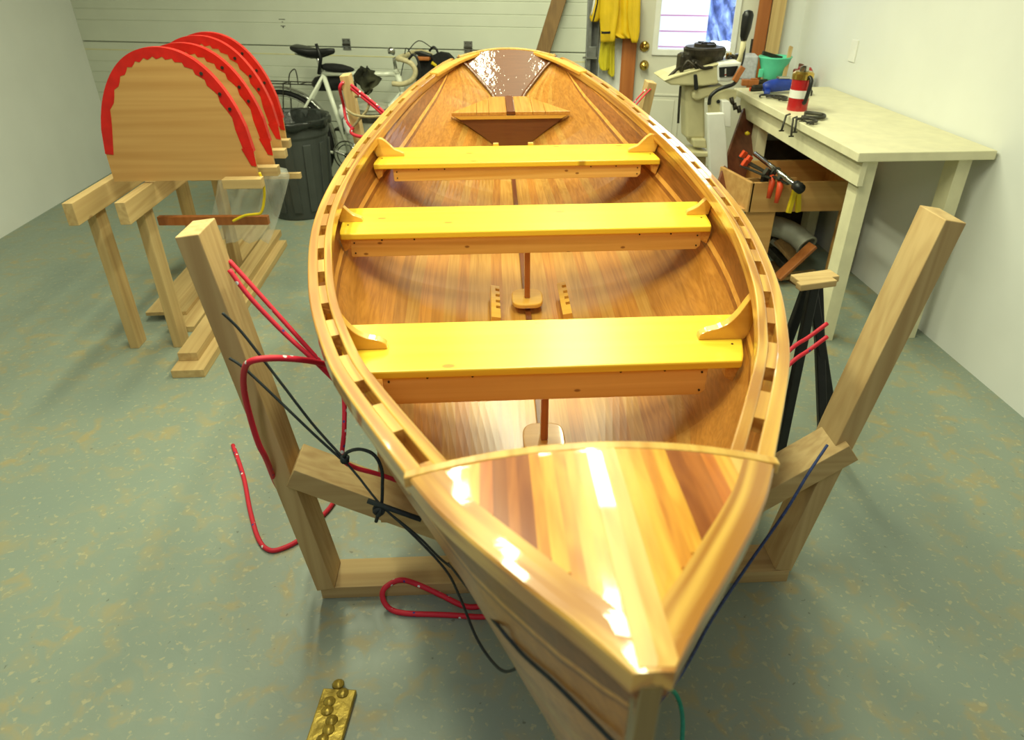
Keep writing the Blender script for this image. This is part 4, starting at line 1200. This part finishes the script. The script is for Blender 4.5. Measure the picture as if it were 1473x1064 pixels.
rope('rope', 'rope', .0078, fl_([(712,884), (690,887), (640,884), (585,882), (562,876)])+[atz(x, y, z) for x, y, z in ((551,862,.03), (553,846,.055), (575,834,.056), (600,840,.056), (635,856,.03), (670,872,.012), (700,870,.01), (725,862,.012))], 'red flecked rope loop lying on the floor in front of the stand plate')
# dark thin cords with toggle
rope('cord', 'darkcord', .0030, P3([(320,450,1.30), (348,478,1.30), (400,545,1.28), (450,610,1.25), (495,660,1.22)]), 'upper thin dark cord from the left edge to the dark knot', 'cord')
rope('cord', 'darkcord', .0030, P3([(330,515,1.30), (352,530,1.29), (400,575,1.27), (450,623,1.24), (493,662,1.22)]), 'lower thin dark cord from the left edge to the dark knot', 'cord')
ck = rope('cord', 'darkcord', .0038, P3([(492,660,1.21), (500,650,1.20), (518,646,1.18), (538,654,1.16), (549,675,1.15), (550,700,1.15), (549,725,1.15), (545,742,1.15)]), 'dark cord bow arching from the knot down to the toggle', 'cord')
rope('cord', 'darkcord', .0026, P3([(495,662,1.21), (515,685,1.19), (548,726,1.15), (590,765,1.10), (640,818,1.02), (662,860,.92), (683,912,.82), (703,945,.76), (724,965,.70), (744,960,.66), (756,947,.62)]), 'thin dark cord running from the toggle down to a hanging loop', 'cord')
rope('cord', 'darkcord', .0026, P3([(560,738,1.14), (600,770,1.08), (630,800,1.02), (648,815,.98)]), 'short dark cord from the toggle toward the hull side', 'cord')
rope('cord', 'darkcord', .0026, P3([(700,882,.74), (720,890,.70), (742,908,.66), (753,936,.62)]), 'short dark cord loop behind the lower knot beside the hull', 'cord')
def knot(px, py, Y, r, label):
    c_ = aty(px, py, Y); mb = MB(); rnd = random.Random(px)
    for q in range(3):
        ax = Vector((rnd.uniform(-1,1), rnd.uniform(-1,1), rnd.uniform(-1,1))).normalized(); u = ax.orthogonal().normalized(); v = ax.cross(u)
        mb.tube([c_+(u*math.cos(t*PI/6)+v*math.sin(t*PI/6))*r for t in range(12)], r*.5, 6, closed=True)
    tag(mb.build('knot', M['darkcord'], smooth=True), label, 'knot')
BI = BOAT_M.inverted()
def onhull(px, py, off=.006, far=False):
    d = ray(px, py).normalized(); t = .25; last = None
    while t < 2.2:
        q = CAM+d*t; b = BI @ q
        if .31 < b.y < 3.9 and fk(b.y) < b.z < fs(b.y):
            if abs(b.x) < hx(b.y, b.z)+.008+off: return q
        t += .002
    return None
def hullcord(pts, name, mat, r, label):
    P = []
    for x, y, Y in pts:
        q = onhull(x, y) if Y is None else aty(x, y, Y)
        if q is None: q = P[-1]+ray(x, y)*0 if P else aty(x, y, .8)
        P.append(q)
    rope(name, mat, r, P, label, 'cord', n=4)
hullcord([(645,810,.98), (680,855,.80), (715,898,None), (735,922,None), (757,946,None), (790,975,None), (820,1004,None), (850,1034,None), (885,1070,None)], 'cord', 'darkcord', .0024, 'thin dark cord running along the lower left side of the hull to the bottom edge')
knot(496, 660, 1.21, .008, 'dark knot joining cords and red rope at the left of the hull')
knot(545, 733, 1.145, .010, 'dark knot tied on the black toggle stick')
knot(757, 945, .615, .006, 'dark knot at the lower end of the cord beside the hull')
tg = MB().tube([aty(529, 720, 1.15), aty(606, 747, 1.12)], .0058, 10).build('toggle', M['darkcord'], smooth=True)
tag(tg, 'short dark blue toggle stick tied into the cord below the left gunwale', 'toggle')
tl = MB().tube([aty(545, 735, 1.14), aty(541, 750, 1.14)], .004, 8).build('cord_tail', M['darkcord'], smooth=True)
tag(tl, 'short dark cord tail hanging from the toggle knot', 'cord')
# blue cord on the right and green loop at the stem
rope('cord', 'bluecord', .0032, P3([(1190,640,1.15), (1162,682,1.10), (1130,735,1.05), (1079,808,.96), (1026,887,.84), (998,938,.76), (976,975,.70), (944,1017,.64), (925,1075,.58)]), 'thin blue cord running from the right edge down to the bow', 'cord')
rope('cord', 'greencord', .0036, P3([(930,1090,.56), (933,1050,.60), (938,1015,.62), (950,996,.63), (965,992,.64), (976,1005,.64), (982,1035,.62), (980,1085,.58)]), 'green cord loop hanging beside the bow stem at the bottom', 'cord')
# right side sling ropes
rope('rope', 'rope', .0055, P3([(1190,465,1.6), (1163,485,1.58), (1140,500,1.55), (1100,540,1.5)]), 'upper red rope strand behind the right gunwale by the frame edge')
rope('rope', 'rope', .0055, P3([(1190,484,1.55), (1163,504,1.53), (1140,520,1.5), (1100,560,1.46)]), 'lower red rope strand behind the right gunwale by the frame edge')
# far stand ropes
for i, (dy, lab) in enumerate(((0, 'upper red rope strand from the far left post down to the gunwale'), (5, 'lower red rope strand from the far left post down to the gunwale'))):
    rope('rope', 'rope', .007, P3([(505,122+dy,3.40), (520,134+dy,3.38), (540,150+dy,3.35), (562,170+dy,3.32), (600,200+dy,3.3)]), lab)
rope('rope', 'rope', .008, P3([(508,183,3.38), (505,190,3.37), (512,195,3.36), (525,197,3.35), (540,196,3.3)]), 'red rope wrapped round the foot of the far left post')
rope('rope', 'rope', .007, P3([(494,118,3.40), (490,122,3.39), (489,130,3.4), (494,150,3.5), (498,172,3.46), (506,184,3.38)]), 'red rope hanging on the left side of the far left post')
for i, (dx, lab) in enumerate(((0, 'left one of two thin red cords by the far right post'), (6, 'right one of two thin red cords by the far right post'))):
    rope('cord', 'rope', .0035, P3([(930+dx,128,3.40), (920+dx,138,3.38), (908+dx,152,3.36), (895+dx,168,3.3)]), lab, 'cord')
rope('twine', 'twine', .006, P3([(511,139,3.42), (525,138,3.4), (531,143,3.38), (528,158,3.37), (518,170,3.37), (508,182,3.38)]), 'tan twine loop hanging at the far left post', 'twine')
rope('twine', 'twine', .006, P3([(499,158,3.38), (510,165,3.36), (530,168,3.34), (552,167,3.3)]), 'tan twine running level from the far left post to the boat', 'twine')

# gold plate on the floor
c_ = atz(474, 1040, .012)
gp_ = empty('floor_plate_scrap', c_.to_tuple(), math.radians(-6), 'lumpy gold-coloured metal scrap lying on the floor at the bottom left', 'scrap')
MB().box((0, -.02, -.004), (.085, .22, .014)).build('plate', M['goldplate'], gp_, bevel=.003)
rnd = random.Random(3)
for i in range(9):
    MB().lathe([(0,.007), (.008,.006), (.013,.003), (.016,-.001)], (rnd.uniform(-.016,.016), -.09+.024*i, .003), 10).build('lump', M['goldplate'], gp_, smooth=True)

# ================================================================== WORKBENCH (right wall)
wbn = empty('workbench', (0,0,0), 0, 'cream painted workbench along the right wall', 'workbench')
BA0, BA1 = -.50, (BF0-BF1).length+.02
t1 = bbox(MB(), BA0, BA1, 0, DEPTH-.012, .862, .90).build('worktop', M['cream'], wbn, bevel=.004)
bbox(MB(), BA0+.02, BA1-.05, .035, .06, .755, .862).build('apron_rail', M['cream'], wbn, bevel=.002)
bbox(MB(), BA1-.075, BA1-.05, .035, DEPTH-.02, .755, .862).build('apron_rail', M['cream'], wbn, bevel=.002)
for a in (BA1-.34, BA0+.05):
    for d0 in (.06, DEPTH-.13):
        bbox(MB(), a, a+.09, d0, d0+.06, 0, .86).build('leg', M['cream'], wbn, bevel=.002)
def on_bench(px, py, z=.9): return atz(px, py, z)
# teal bowl
c_ = on_bench(1110, 114); bowl = empty('mixing_bowl', c_.to_tuple(), 0, 'teal plastic bowl on the workbench', 'bowl')
MB().lathe([(0,0), (.052,0), (.060,.01), (.082,.07), (.098,.125), (.104,.133), (.102,.137), (.094,.132), (.078,.07), (.055,.014), (0,.010)], (0,0,0), 40).build('bowl_body', M['teal'], bowl, smooth=True)
MB().box((-.085,-.02,.04), (.03,.012,.05)).build('pour_lip', M['teal'], bowl, bevel=.004)
st2 = MB().box((0,0,0), (.16,.012,.025)).build('scraper', M['iron'], bevel=.002); st2.location = c_+Vector((-.015,.02,.137)); st2.rotation_euler = (0,.25,.3)
tag(st2, 'dark scraper poking over the rim of the teal bowl', 'tool')
a = on_bench(1124, 118); b_ = aty(1138, 67, a.y+.12)
tag(MB().bar(a+Vector((.01,0,.01)), b_, .024, .012, (0,1,0)).build('stirring_stick', M['lumber_z'], bevel=.001), 'tan wooden stick leaning up beside the teal bowl', 'stick')
# striped can with black handle
c_ = on_bench(1146, 158); can = empty('metal_canister', c_.to_tuple(), 0, 'red and silver banded canister with black handle at the front of the workbench', 'canister')
R1 = .050
MB().lathe([(0,0), (R1,0), (R1,.16), (R1-.004,.168), (0,.168)], (0,0,0), 32).build('canister_body', M['red'], can, smooth=False)
MB().lathe([(R1+.0005,.062), (R1+.001,.062), (R1+.001,.10), (R1+.0005,.10)], (0,0,0), 32).build('band', M['white'], can)
MB().lathe([(R1-.002,.150), (R1+.003,.150), (R1+.003,.176), (R1-.008,.186), (.0,.188)], (0,0,0), 32).build('lid', M['brass'], can, smooth=False)
MB().lathe([(0,.188), (.022,.188), (.022,.205), (.012,.212), (0,.212)], (0,0,0), 16).build('cap', M['chrome'], can)
MB().tube(spline([(.012,-R1,.165), (.016,-R1-.022,.15), (.010,-R1-.026,.10), (.004,-R1-.02,.05), (.006,-R1-.004,.045)], 4), .010, 8).build('handle', M['black'], can, smooth=True)
# blue tool
c_ = on_bench(1118, 134); bt_ = empty('heat_gun', c_.to_tuple(), .1, 'blue plastic power tool lying on the workbench', 'tool')
rows = []
for x, r, z in ((-.10,.012,.035), (-.085,.026,.035), (-.05,.034,.04), (0,.036,.045), (.06,.032,.045), (.10,.026,.043), (.12,.01,.042)):
    rows.append([Vector((x, r*math.cos(a), z+r*math.sin(a))) for a in [2*PI*j/14 for j in range(14)]])
V, F = sweep(rows); MB().add(V, F).build('tool_body', M['blue'], bt_, smooth=True)
MB().bar((-.06,0,.02), (-.10,-.07,.012), .034, .024, (0,0,1)).build('grip', M['blue'], bt_, bevel=.008)
MB().lathe([(.014,0), (.014,.05), (.010,.06)], (-.10,0,.035), 12, Matrix.Rotation(-PI/2, 3, 'Y')).build('nozzle', M['iron'], bt_)
MB().box((.02,0,.084), (.07,.03,.012)).build('top_plate', M['chrome'], bt_, bevel=.003)
# hand tools
def clampobj(px, py, label, z=.9, rz=0, s=1.0, hang=False):
    c = atz(px, py, z); e = empty('c_clamp', c.to_tuple(), rz, label, 'clamp', 'clamps on the workbench edge')
    MB().tube(spline([(0,.0,.012), (.05*s,0,.012), (.09*s,.02*s,.012), (.10*s,.06*s,.012), (.09*s,.10*s,.012), (.05*s,.12*s,.012), (0,.12*s,.012)], 4), .009*s, 8).build('clamp_frame', M['iron'], e, smooth=True)
    MB().tube([(.01*s,-.06*s,.012), (.01*s,.05*s,.012)], .006*s, 8).build('screw_rod', M['iron'], e)
    MB().tube([(.01*s-.03*s,-.055*s,.012), (.01*s+.03*s,-.055*s,.012)], .003*s, 6).build('tommy_bar', M['iron'], e)
    return e
clampobj(1120, 146, 'dark iron clamp lying left of the red canister', rz=.4, s=.8)
clampobj(1112, 143, 'small dark clamp lying in front of the blue tool', rz=1.2, s=.6)
clampobj(1152, 172, 'dark iron clamp at the front edge right of the hanging rods', rz=-.5)
clampobj(1160, 180, 'dark iron clamp at the frame edge on the workbench', rz=.2, s=.7)
for x0, y0, x1, y1, lab in ((1131,166,1124,188,'left of the thin dark rods hanging over the bench edge'), (1141,170,1138,196,'middle thin dark rod hanging over the bench edge'), (1146,172,1143,190,'right of the thin dark rods hanging over the bench edge')):
    a = atz(x0, y0, .91); Yh = min(a.y, Bn(0, -.02, 0).y); q = aty(x1, y1, a.y-.04)
    e = MB().tube([a+Vector((.03,.03,0)), a, q], .005, 8).build('clamp_rod', M['iron'], smooth=True); MB_ = MB().tube([q+Vector((-.012,0,0)), q+Vector((.012,0,0))], .004, 6).build('tommy_bar', M['iron'], e)
    tag(e, lab, 'rod')
for px, py, w_, d__, h, mt, nm, lab in ((1078,123,.10,.05,.035,'trimwood','wood_block','orange-brown wood block at the far corner of the workbench'),
        (1093,121,.12,.03,.02,'iron','hand_plane','dark hand plane lying behind the wood block on the workbench'),
        (1080,131,.02,.02,.02,'orange','marker_cap','small orange cap at the left bench edge'),
        (1088,131,.08,.02,.018,'black','screwdriver','black-handled tool right of the orange cap'),
        (1128,127,.09,.05,.03,'iron','file_bundle','dark tool bundle between the blue tool and the canister'),
        (1133,124,.08,.03,.02,'chrome','wrench','chrome wrench behind the blue tool'),
        (1160,136,.05,.09,.03,'iron','vise_jaw','dark iron tool right of the canister at the frame edge'),
        (1158,108,.09,.06,.07,'redplank','brown_box','brown carton behind the canister'),
        (1130,100,.05,.05,.04,'trimwood','cork_block','orange-brown block right of the stirring stick')):
    c_ = atz(px, py, .9); o = MB().box((0,0,h/2), (w_, d__, h)).box((w_*.22, 0, h*1.0+.003), (w_*.4, d__*.6, .008)).build(nm, M[mt], bevel=.004); o.location = c_; o.rotation_euler = (0,0,rnd.uniform(-.4,.4))
    tag(o, lab, 'tool' if nm not in ('brown_box',) else 'box')
c_ = atz(1078, 116, .9)
fb_ = MB().box((0,0,.07), (.13,.16,.14)).build('foam_box', M['foam'], bevel=.01); fb_.location = c_+Vector((.0,.12,0)); fb_.rotation_euler = (0,0,-.2)
tag(fb_, 'light grey speckled box behind the outboard motor on the workbench end', 'box')
c_ = atz(1163, 102, .9)
hl = empty('hard_hat', (c_+Vector((0,.0,0))).to_tuple(), 0, 'white rounded hat lying at the back of the workbench by the frame edge', 'hat')
MB().lathe([(.115,0), (.112,.01), (.095,.02), (.085,.07), (.055,.11), (0,.125)], (0,0,.04), 28).build('dome', M['white'], hl, smooth=True)
MB().lathe([(.085,0), (.085,.04), (0,.04)], (0,0,0), 20).build('base', M['foam'], hl)
c_ = atz(1160, 118, .9)
rd = MB().lathe([(0,0), (.035,0), (.04,.03), (.03,.06), (.012,.085), (0,.088)], (0,0,0), 18).build('red_cup', M['red'], smooth=True); rd.location = c_; tag(rd, 'red plastic cup left of the white hat on the workbench', 'cup')
c_ = atz(1150, 112, .9)
rd = MB().box((0,0,.03), (.09,.05,.05)).box((0,0,.06), (.04,.03,.02)).build('red_pouch', M['red'], bevel=.012); rd.location = c_; tag(rd, 'red pouch behind the banded canister', 'pouch')
# power socket
d_r = Bn(.9, DEPTH, 1.12)
so = empty('power_socket', d_r.to_tuple(), 0, 'white wall socket plate above the workbench', 'socket')
MB().box((-.004,0,0), (.008,.075,.115), BROT).build('cover_plate', M['white'], so, bevel=.003)

# ---- below the bench: wooden bin with clamps
C1 = atz(1083, 263, .56); Ybx = C1.y
bx_ = empty('clamp_box', (C1.x, C1.y, 0), 0, 'open wooden box on legs filled with orange-handled bar clamps', 'crate')
def lb(x0, x1, y0, y1, z0, z1, nm, mt='ply', **k): MB().box(((x0+x1)/2, (y0+y1)/2, (z0+z1)/2), (x1-x0, y1-y0, z1-z0)).build(nm, M[mt], bx_, bevel=.002)
BXL, BXD = .62, .44
lb(0, BXL, 0, .018, .40, .56, 'front_board')
lb(0, BXL, BXD, BXD+.018, .40, .56, 'back_board')
# skewed left end
MB().prism([(-.008,.0,.40), (-.008,.0,.56), (-.10,BXD+.018,.56), (-.10,BXD+.018,.40)], (0,0,0), (.02,0,0)).build('end_board', M['ply'], bx_, bevel=.002)
MB().prism([(.0,.15,.42), (.0,.15,.54), (.30,.15,.54), (.30,.15,.42)], (0,0,0), (0,.015,0)).build('divider', M['ply'], bx_, bevel=.001)
lb(BXL-.018, BXL, .018, BXD, .40, .56, 'end_board')
lb(-.04, BXL, .018, BXD, .40, .415, 'bottom_board')
lb(.0, .16, .02, .04, 0.0, .40, 'support_board')
lb(-.06, .10, BXD-.04, BXD-.02, 0.0, .40, 'support_board')
lb(BXL-.1, BXL, .02, .04, 0.0, .40, 'support_board')
def barclamp(px0, py0, px1, py1, zA, zB, label, bar='iron', gl=.11, grip=True):
    a = atz(px0, py0, zA); b = atz(px1, py1, zB); e = empty('bar_clamp', a.to_tuple(), 0, label, 'clamp', 'bar clamps in the wooden box')
    d = b-a; u = d.normalized()
    MB().bar((0,0,0), d, .018, .008).build('clamp_bar', M[bar], e, bevel=.001)
    for t, mm in ((.06, 'orange'), (.80, 'iron')):
        c = d*t; MB().bar(c, c+Vector((.02,-.0,-.0))+u.cross(Vector((0,0,1)))*.0+Vector((0,0,.035)), .03, .022, u).build('jaw', M[mm], e, bevel=.004)
    if grip:
        g0 = d*.82; MB().tube([g0, g0+Vector((.0,-.02,-.03)), g0+Vector((-.012,-.035,-gl))], [.013,.017,.011], 10).build('grip', M['orange'], e, smooth=True)
barclamp(1063, 225, 1122, 259, .62, .60, 'bar clamp with orange grip hanging over the box front, left of the pair')
barclamp(1070, 232, 1134, 265, .62, .59, 'bar clamp with orange grip hanging over the box front, right of the pair')
barclamp(1066, 238, 1108, 256, .61, .60, 'short bar clamp lying in the box at the left', grip=False)
a = atz(1086, 221, .66); b_ = atz(1152, 272, .60)
pc2 = empty('pipe_clamp', a.to_tuple(), 0, 'long silver pipe clamp with black end lying across the wooden box', 'clamp')
MB().tube([(0,0,0), (b_-a)*.93], .013, 12).build('pipe', M['chrome'], pc2, smooth=True)
MB().tube([(b_-a)*.90, (b_-a)], .026, 12).build('end_cap', M['black'], pc2, smooth=True)
MB().box((b_-a)*.5, (.03,.03,.03)).build('collar', M['iron'], pc2, bevel=.004)
def springclamp(px, py, z, label, mt='yellowp', s=1):
    c = atz(px, py, z); e = empty('spring_clamp', c.to_tuple(), .2, label, 'clamp', 'spring clamps hung on the box front')
    for q in (-1, 1): MB().bar((q*.006*s,0,.05*s), (q*.022*s,-.01,-.05*s), .02*s, .014*s, (0,1,0)).build('grip', M[mt], e, bevel=.003)
    MB().box((0,0,.055*s), (.03*s,.03*s,.03*s)).build('pivot', M['black'], e, bevel=.004)
springclamp(1143, 287, .50, 'yellow spring clamp hanging on the box front at the right', s=1.3)
springclamp(1097, 274, .50, 'black clamp with yellow tip hanging on the box front at the left', 'black', 1.1)
yt_ = MB().box((0,0,0), (.022,.012,.03)).build('tip', M['yellowp'], None, bevel=.003)
yt_.location = atz(1092, 281, .45); yt_.rotation_euler = (0,0,.2); yt_.name = 'clamp_tip'; tag(yt_, 'small yellow clamp tip below the black spring clamp', 'clamp tip')
# red-brown board leaning under the bench
a = aty(1058, 240, 3.95); b_ = aty(1082, 168, 4.25)
tag(MB().bar(a-(b_-a)*.8, b_, .16, .02, (0,1,0)).build('leaning_board', M['redplank'], bevel=.003), 'red-brown veined board leaning beneath the far end of the workbench', 'board')
tag(MB().lathe([(0,-.012), (.014,-.006), (.016,.004), (0,.014)], aty(1075, 192, 4.05), 12).build('yellow_ball', M['yellowp'], smooth=True), 'small yellow knob in front of the red-brown board', 'knob')
# pipe elbow and scraps on the floor
def fbar(name, mt, p0, p1, w_, t, label, z0=.02, z1=.02, cat='scrap'):
    tag(MB().bar(atz(*p0, z0), atz(*p1, z1), w_, t).build(name, M[mt], bevel=.003), label, cat)
pe = empty('drain_pipe', atz(1130, 338, .22).to_tuple(), 0, 'grey plastic pipe elbow with open end on the scrap heap', 'pipe')
P = spline([(-.16,.16,.02), (-.06,.08,.03), (.0,.0,.03), (.06,-.04,.0), (.09,-.10,-.03)], 6)
n_ = len(P); mb = MB(); mb.tube(P, .058, 20, cap=False); o = mb.build('pipe_wall', M['pipe'], pe, smooth=True); sol = o.modifiers.new('s', 'SOLIDIFY'); sol.thickness = .006
mb = MB().tube([P[-2], P[-1]], .064, 20, cap=False); o = mb.build('pipe_socket', M['pipe'], pe, smooth=True); sol = o.modifiers.new('s', 'SOLIDIFY'); sol.thickness = .008
fbar('scrap_board', 'brownplank', (1120,345), (1150,380), .09, .02, 'brown scrap board leaning below the grey pipe', .20, .10)
fbar('scrap_board', 'trimwood', (1170,352), (1118,400), .07, .018, 'reddish scrap strip crossing in front of the grey pipe', .22, .04)
fbar('scrap_board', 'lumber', (1108,400), (1175,392), .06, .02, 'pale scrap stick on the floor behind the right gunwale', .02, .03)
fbar('scrap_board', 'iron', (1108,358), (1132,384), .05, .04, 'dark grey scrap bar left of the brown scrap board', .10, .04)
fbar('scrap_board', 'pipe', (1110,345), (1145,372), .03, .03, 'thin grey tube under the pipe elbow', .16, .08)
fbar('scrap_board', 'brownplank', (1104,378), (1160,410), .10, .018, 'wide dark scrap board flat on the floor at the right', .01, .01)
sbx = bbox(MB(), .86, 1.04, .16, DEPTH-.03, 0, .64).build('under_bench_dark_box', plain('dark_brown_box', (58, 46, 34), .8, noise=.2), bevel=.005); tag(sbx, 'dark brown box added under the workbench to darken the space behind the clamp box', 'crate')  # box added to stand for the dark area beneath the bench
# black folding trestle by the right edge
ft = empty('folding_trestle', (0,0,0), 0, 'black folding work trestle with light wood jaws behind the right gunwale', 'trestle')
Y_ = 2.05
for (x0, y0, x1, y1, dy) in ((1165,402,1078,640,0), (1172,405,1120,660,-.05), (1168,415,1205,655,.03), (1176,412,1185,668,.06)):
    MB().bar(aty(x0, y0, Y_+dy), atz(x1, y1, .0), .032, .025, (0,1,0)).build('leg', M['black'], ft, bevel=.004)
MB().bar(aty(1143,404,Y_), aty(1200,396,Y_+.02), .022, .06, (0,1,0)).build('jaw', M['lumber_x'], ft, bevel=.003)
MB().bar(aty(1148,412,Y_-.08), aty(1200,405,Y_-.06), .022, .03, (0,1,0)).build('jaw', M['lumber_x'], ft, bevel=.003)

# ================================================================== OUTBOARD MOTOR ON ITS STAND
OY = 4.0
om = empty('outboard_motor', (0,0,0), 0, 'old beige outboard motor with exposed engine clamped on a white wooden stand', 'outboard motor')
def slab(L, Y, th, nm, mt, parent=om, bev=.004):
    return MB().prism([aty(x, y, Y) for x, y in L], (0,0,0), (0,th,0)).build(nm, M[mt], parent, bevel=bev)
slab([(955.5,116), (968,111), (995,103), (1020,96), (1034,92), (1034,121), (1012,124), (985,123), (966,122.5), (959,119)], OY, .26, 'cowl_tray', 'beige', bev=.012)
slab([(955,115.5), (968,110), (995,102), (1034,91), (1034,93.5), (995,105), (968,113), (956,117)], OY-.008, .276, 'cowl_lip', 'beige', bev=.003)
slab([(1032,93), (1037,90.5), (1067,88.5), (1067,94), (1063,110), (1050,118), (1033,118)], OY-.012, .284, 'nose_panel', 'white', bev=.010)
cp = slab([(1035,97), (1062,95), (1058,104), (1055,109.5), (1035.5,111)], OY-.022, .012, 'control_panel', 'black', bev=.001)
for k in range(6):
    x, y = 1043.5, 99+k*2.0; slab([(x-1.2,y+.8), (x+1.0,y-.2), (x+1.6,y+.6), (x-.6,y+1.6)], OY-.0235, .003, 'dial_mark', 'red' if k == 4 else 'white', cp, 0)
c_ = aty(1013, 78, OY+.13)
MB().lathe([(0,-.05), (.085,-.05), (.095,-.03), (.112,.0), (.116,.03), (.108,.034), (.106,.040), (.09,.041), (.06,.040), (.06,.055), (.03,.055), (.012,.062), (0,.064)], c_, 40).build('flywheel', M['engine'], om, smooth=False)
for a_ in range(3):
    MB().box(c_+Vector((.035*math.cos(a_*2.1), .035*math.sin(a_*2.1), .058)), (.03,.012,.008)).build('flywheel_bolt', M['black'], om)
for x, y, w_, h_, dd_, mt in ((986,94,.085,.12,.10,'engine'), (1005,94,.13,.08,.16,'engine'), (992,101,.12,.06,.12,'engine'), (1020,93,.08,.05,.12,'engine'), (984,82,.05,.05,.05,'iron'), (1031,87,.05,.035,.06,'iron'), (1053,86,.06,.02,.05,'iron'), (1046,83,.015,.05,.02,'brass'), (1061,82,.03,.03,.03,'black'), (987,78,.03,.03,.03,'iron')):
    p = aty(x, y, OY+.12); MB().box(p, (w_, dd_, h_)).box(p+Vector((.01,-.02,h_*.4)), (w_*.6, dd_*.7, h_*.4)).build('engine_block', M[mt], om, bevel=.012)
for L in ([(978,108,OY+.05),(984,96,OY+.02),(990,88,OY+.02),(1000,96,OY+.0),(1008,104,OY+.02)], [(960,113,OY+.05),(968,105,OY+.05),(975,99,OY+.06),(982,96,OY+.08)], [(1046,84,OY+.1),(1052,80,OY+.1),(1060,84,OY+.1),(1066,80,OY+.1)], [(1000,90,OY),(1012,98,OY-.01),(1025,96,OY)]):
    MB().tube(spline(P3(L), 5), .009, 8).build('fuel_hose', M['engine'], om, smooth=True)
slab([(998,107.5), (1003,107), (1005,127), (1003,130), (999,130)], OY-.018, .012, 'latch', 'black')
# midsection
def col(pts, w0, th, nm, mt): return slab(pts, OY+.06, th, nm, mt, bev=.015)
col([(985,123), (1016,123), (1014,150), (1015,200), (987,200), (986,150)], 0, .13, 'midsection', 'beige')
slab([(995,134), (1003,129), (1016,126), (1040,123), (1050,128), (1040,136), (1018,140), (1003,145), (996,142)], OY+.02, .18, 'swivel_bracket', 'beige', bev=.012)
slab([(1020,148), (1024,138), (1032,132), (1048,128), (1060,130), (1060,140), (1050,150), (1046,164), (1020,165)], OY+.0, .03, 'clamp_bracket', 'beige', bev=.006)
slab([(1020,148), (1024,138), (1032,132), (1048,128), (1060,130), (1060,140), (1050,150), (1046,164), (1020,165)], OY+.20, .03, 'clamp_bracket', 'beige', bev=.006)
p = aty(1033, 146, OY-.004); MB().lathe([(.010,0), (.010,.006)], p, 12, R0).build('bracket_hole', M['black'], om)
slab([(996,200), (1016,200), (1018,214), (998,212)], OY+.03, .17, 'gearcase_collar', 'beige', bev=.01)
slab([(990,218), (1022,220), (1022,226), (1004,226), (992,223)], OY-.0, .20, 'cavitation_plate', 'beige', bev=.006)
slab([(996,226), (1016,226), (1014,262), (1000,262)], OY+.07, .06, 'skeg', 'beige', bev=.006)
MB().tube(spline(P3([(1062,112,OY-.03), (1055,121,OY-.04), (1040,126,OY-.04), (1030,131,OY-.03), (1022,139,OY-.03), (1020,150,OY-.02)]), 5), .010, 8).build('control_cable', M['black'], om, smooth=True)
MB().tube(P3([(979,124,OY+.04), (977,150,OY+.04), (975.5,177,OY+.04)]), .007, 8).build('choke_rod', M['iron'], om)
for x, y in ((1052,140), (1056,148), (1062,152)):
    MB().tube([aty(x, y, OY-.02), aty(x+2, y+10, OY-.03)], .012, 8).build('clamp_screw', M['engine'], om, smooth=True)
# tiller
MB().tube(P3([(1060,95,OY+.02), (1066,82,OY+.0), (1070,58,OY-.02)]), [.016,.015,.014], 10).build('tiller_arm', M['beige'], om, smooth=True)
MB().tube(P3([(1070,58,OY-.02), (1070.5,52,OY-.02), (1073,40,OY-.02), (1076,22,OY-.03), (1077,16,OY-.03), (1077.2,14.5,OY-.03)]), [.016,.022,.028,.030,.022,.006], 14).build('tiller_grip', M['black'], om, smooth=True)
MB().tube(spline(P3([(1072,60,OY-.0), (1071,75,OY-.02), (1068,90,OY-.03), (1063,102,OY-.03)]), 4), .005, 6).build('throttle_cable', M['black'], om, smooth=True)
tgp = MB().bar(aty(1056,117,OY-.05), aty(1069,96,OY-.05), .03, .02, (0,1,0)).build('paddle_handle', M['trimwood'], None, bevel=.004); tag(tgp, 'short tan wooden handle leaning against the outboard nose panel', 'handle')
os_ = empty('motor_stand', (0,0,0), 0, 'white painted wooden stand carrying the outboard motor', 'stand')
def splank(L, Y, th, nm): slab(L, Y, th, nm, 'white', os_, .004)
a_t = [(1018,164), (1042,163), (1045,200), (1047,240), (1048,285), (1024,285), (1021,230)]
splank(a_t, OY-.10, .04, 'upright')
splank([(1039,145), (1049,145), (1052,150), (1051,183), (1040,182)], OY-.05, .14, 'clamp_board')
for yy in (OY-.10,):
    b0 = aty(1036, 285, OY-.10)
    MB().box((b0.x, OY-.08, b0.z/2), (.10, .035, b0.z)).build('upright', M['white'], os_, bevel=.003)
    MB().box((b0.x, OY+.02, .03), (.10, .60, .06)).build('foot', M['white'], os_, bevel=.003)
    MB().box((b0.x-.1, OY+.2, .03), (.6, .08, .06)).build('foot', M['white'], os_, bevel=.003)
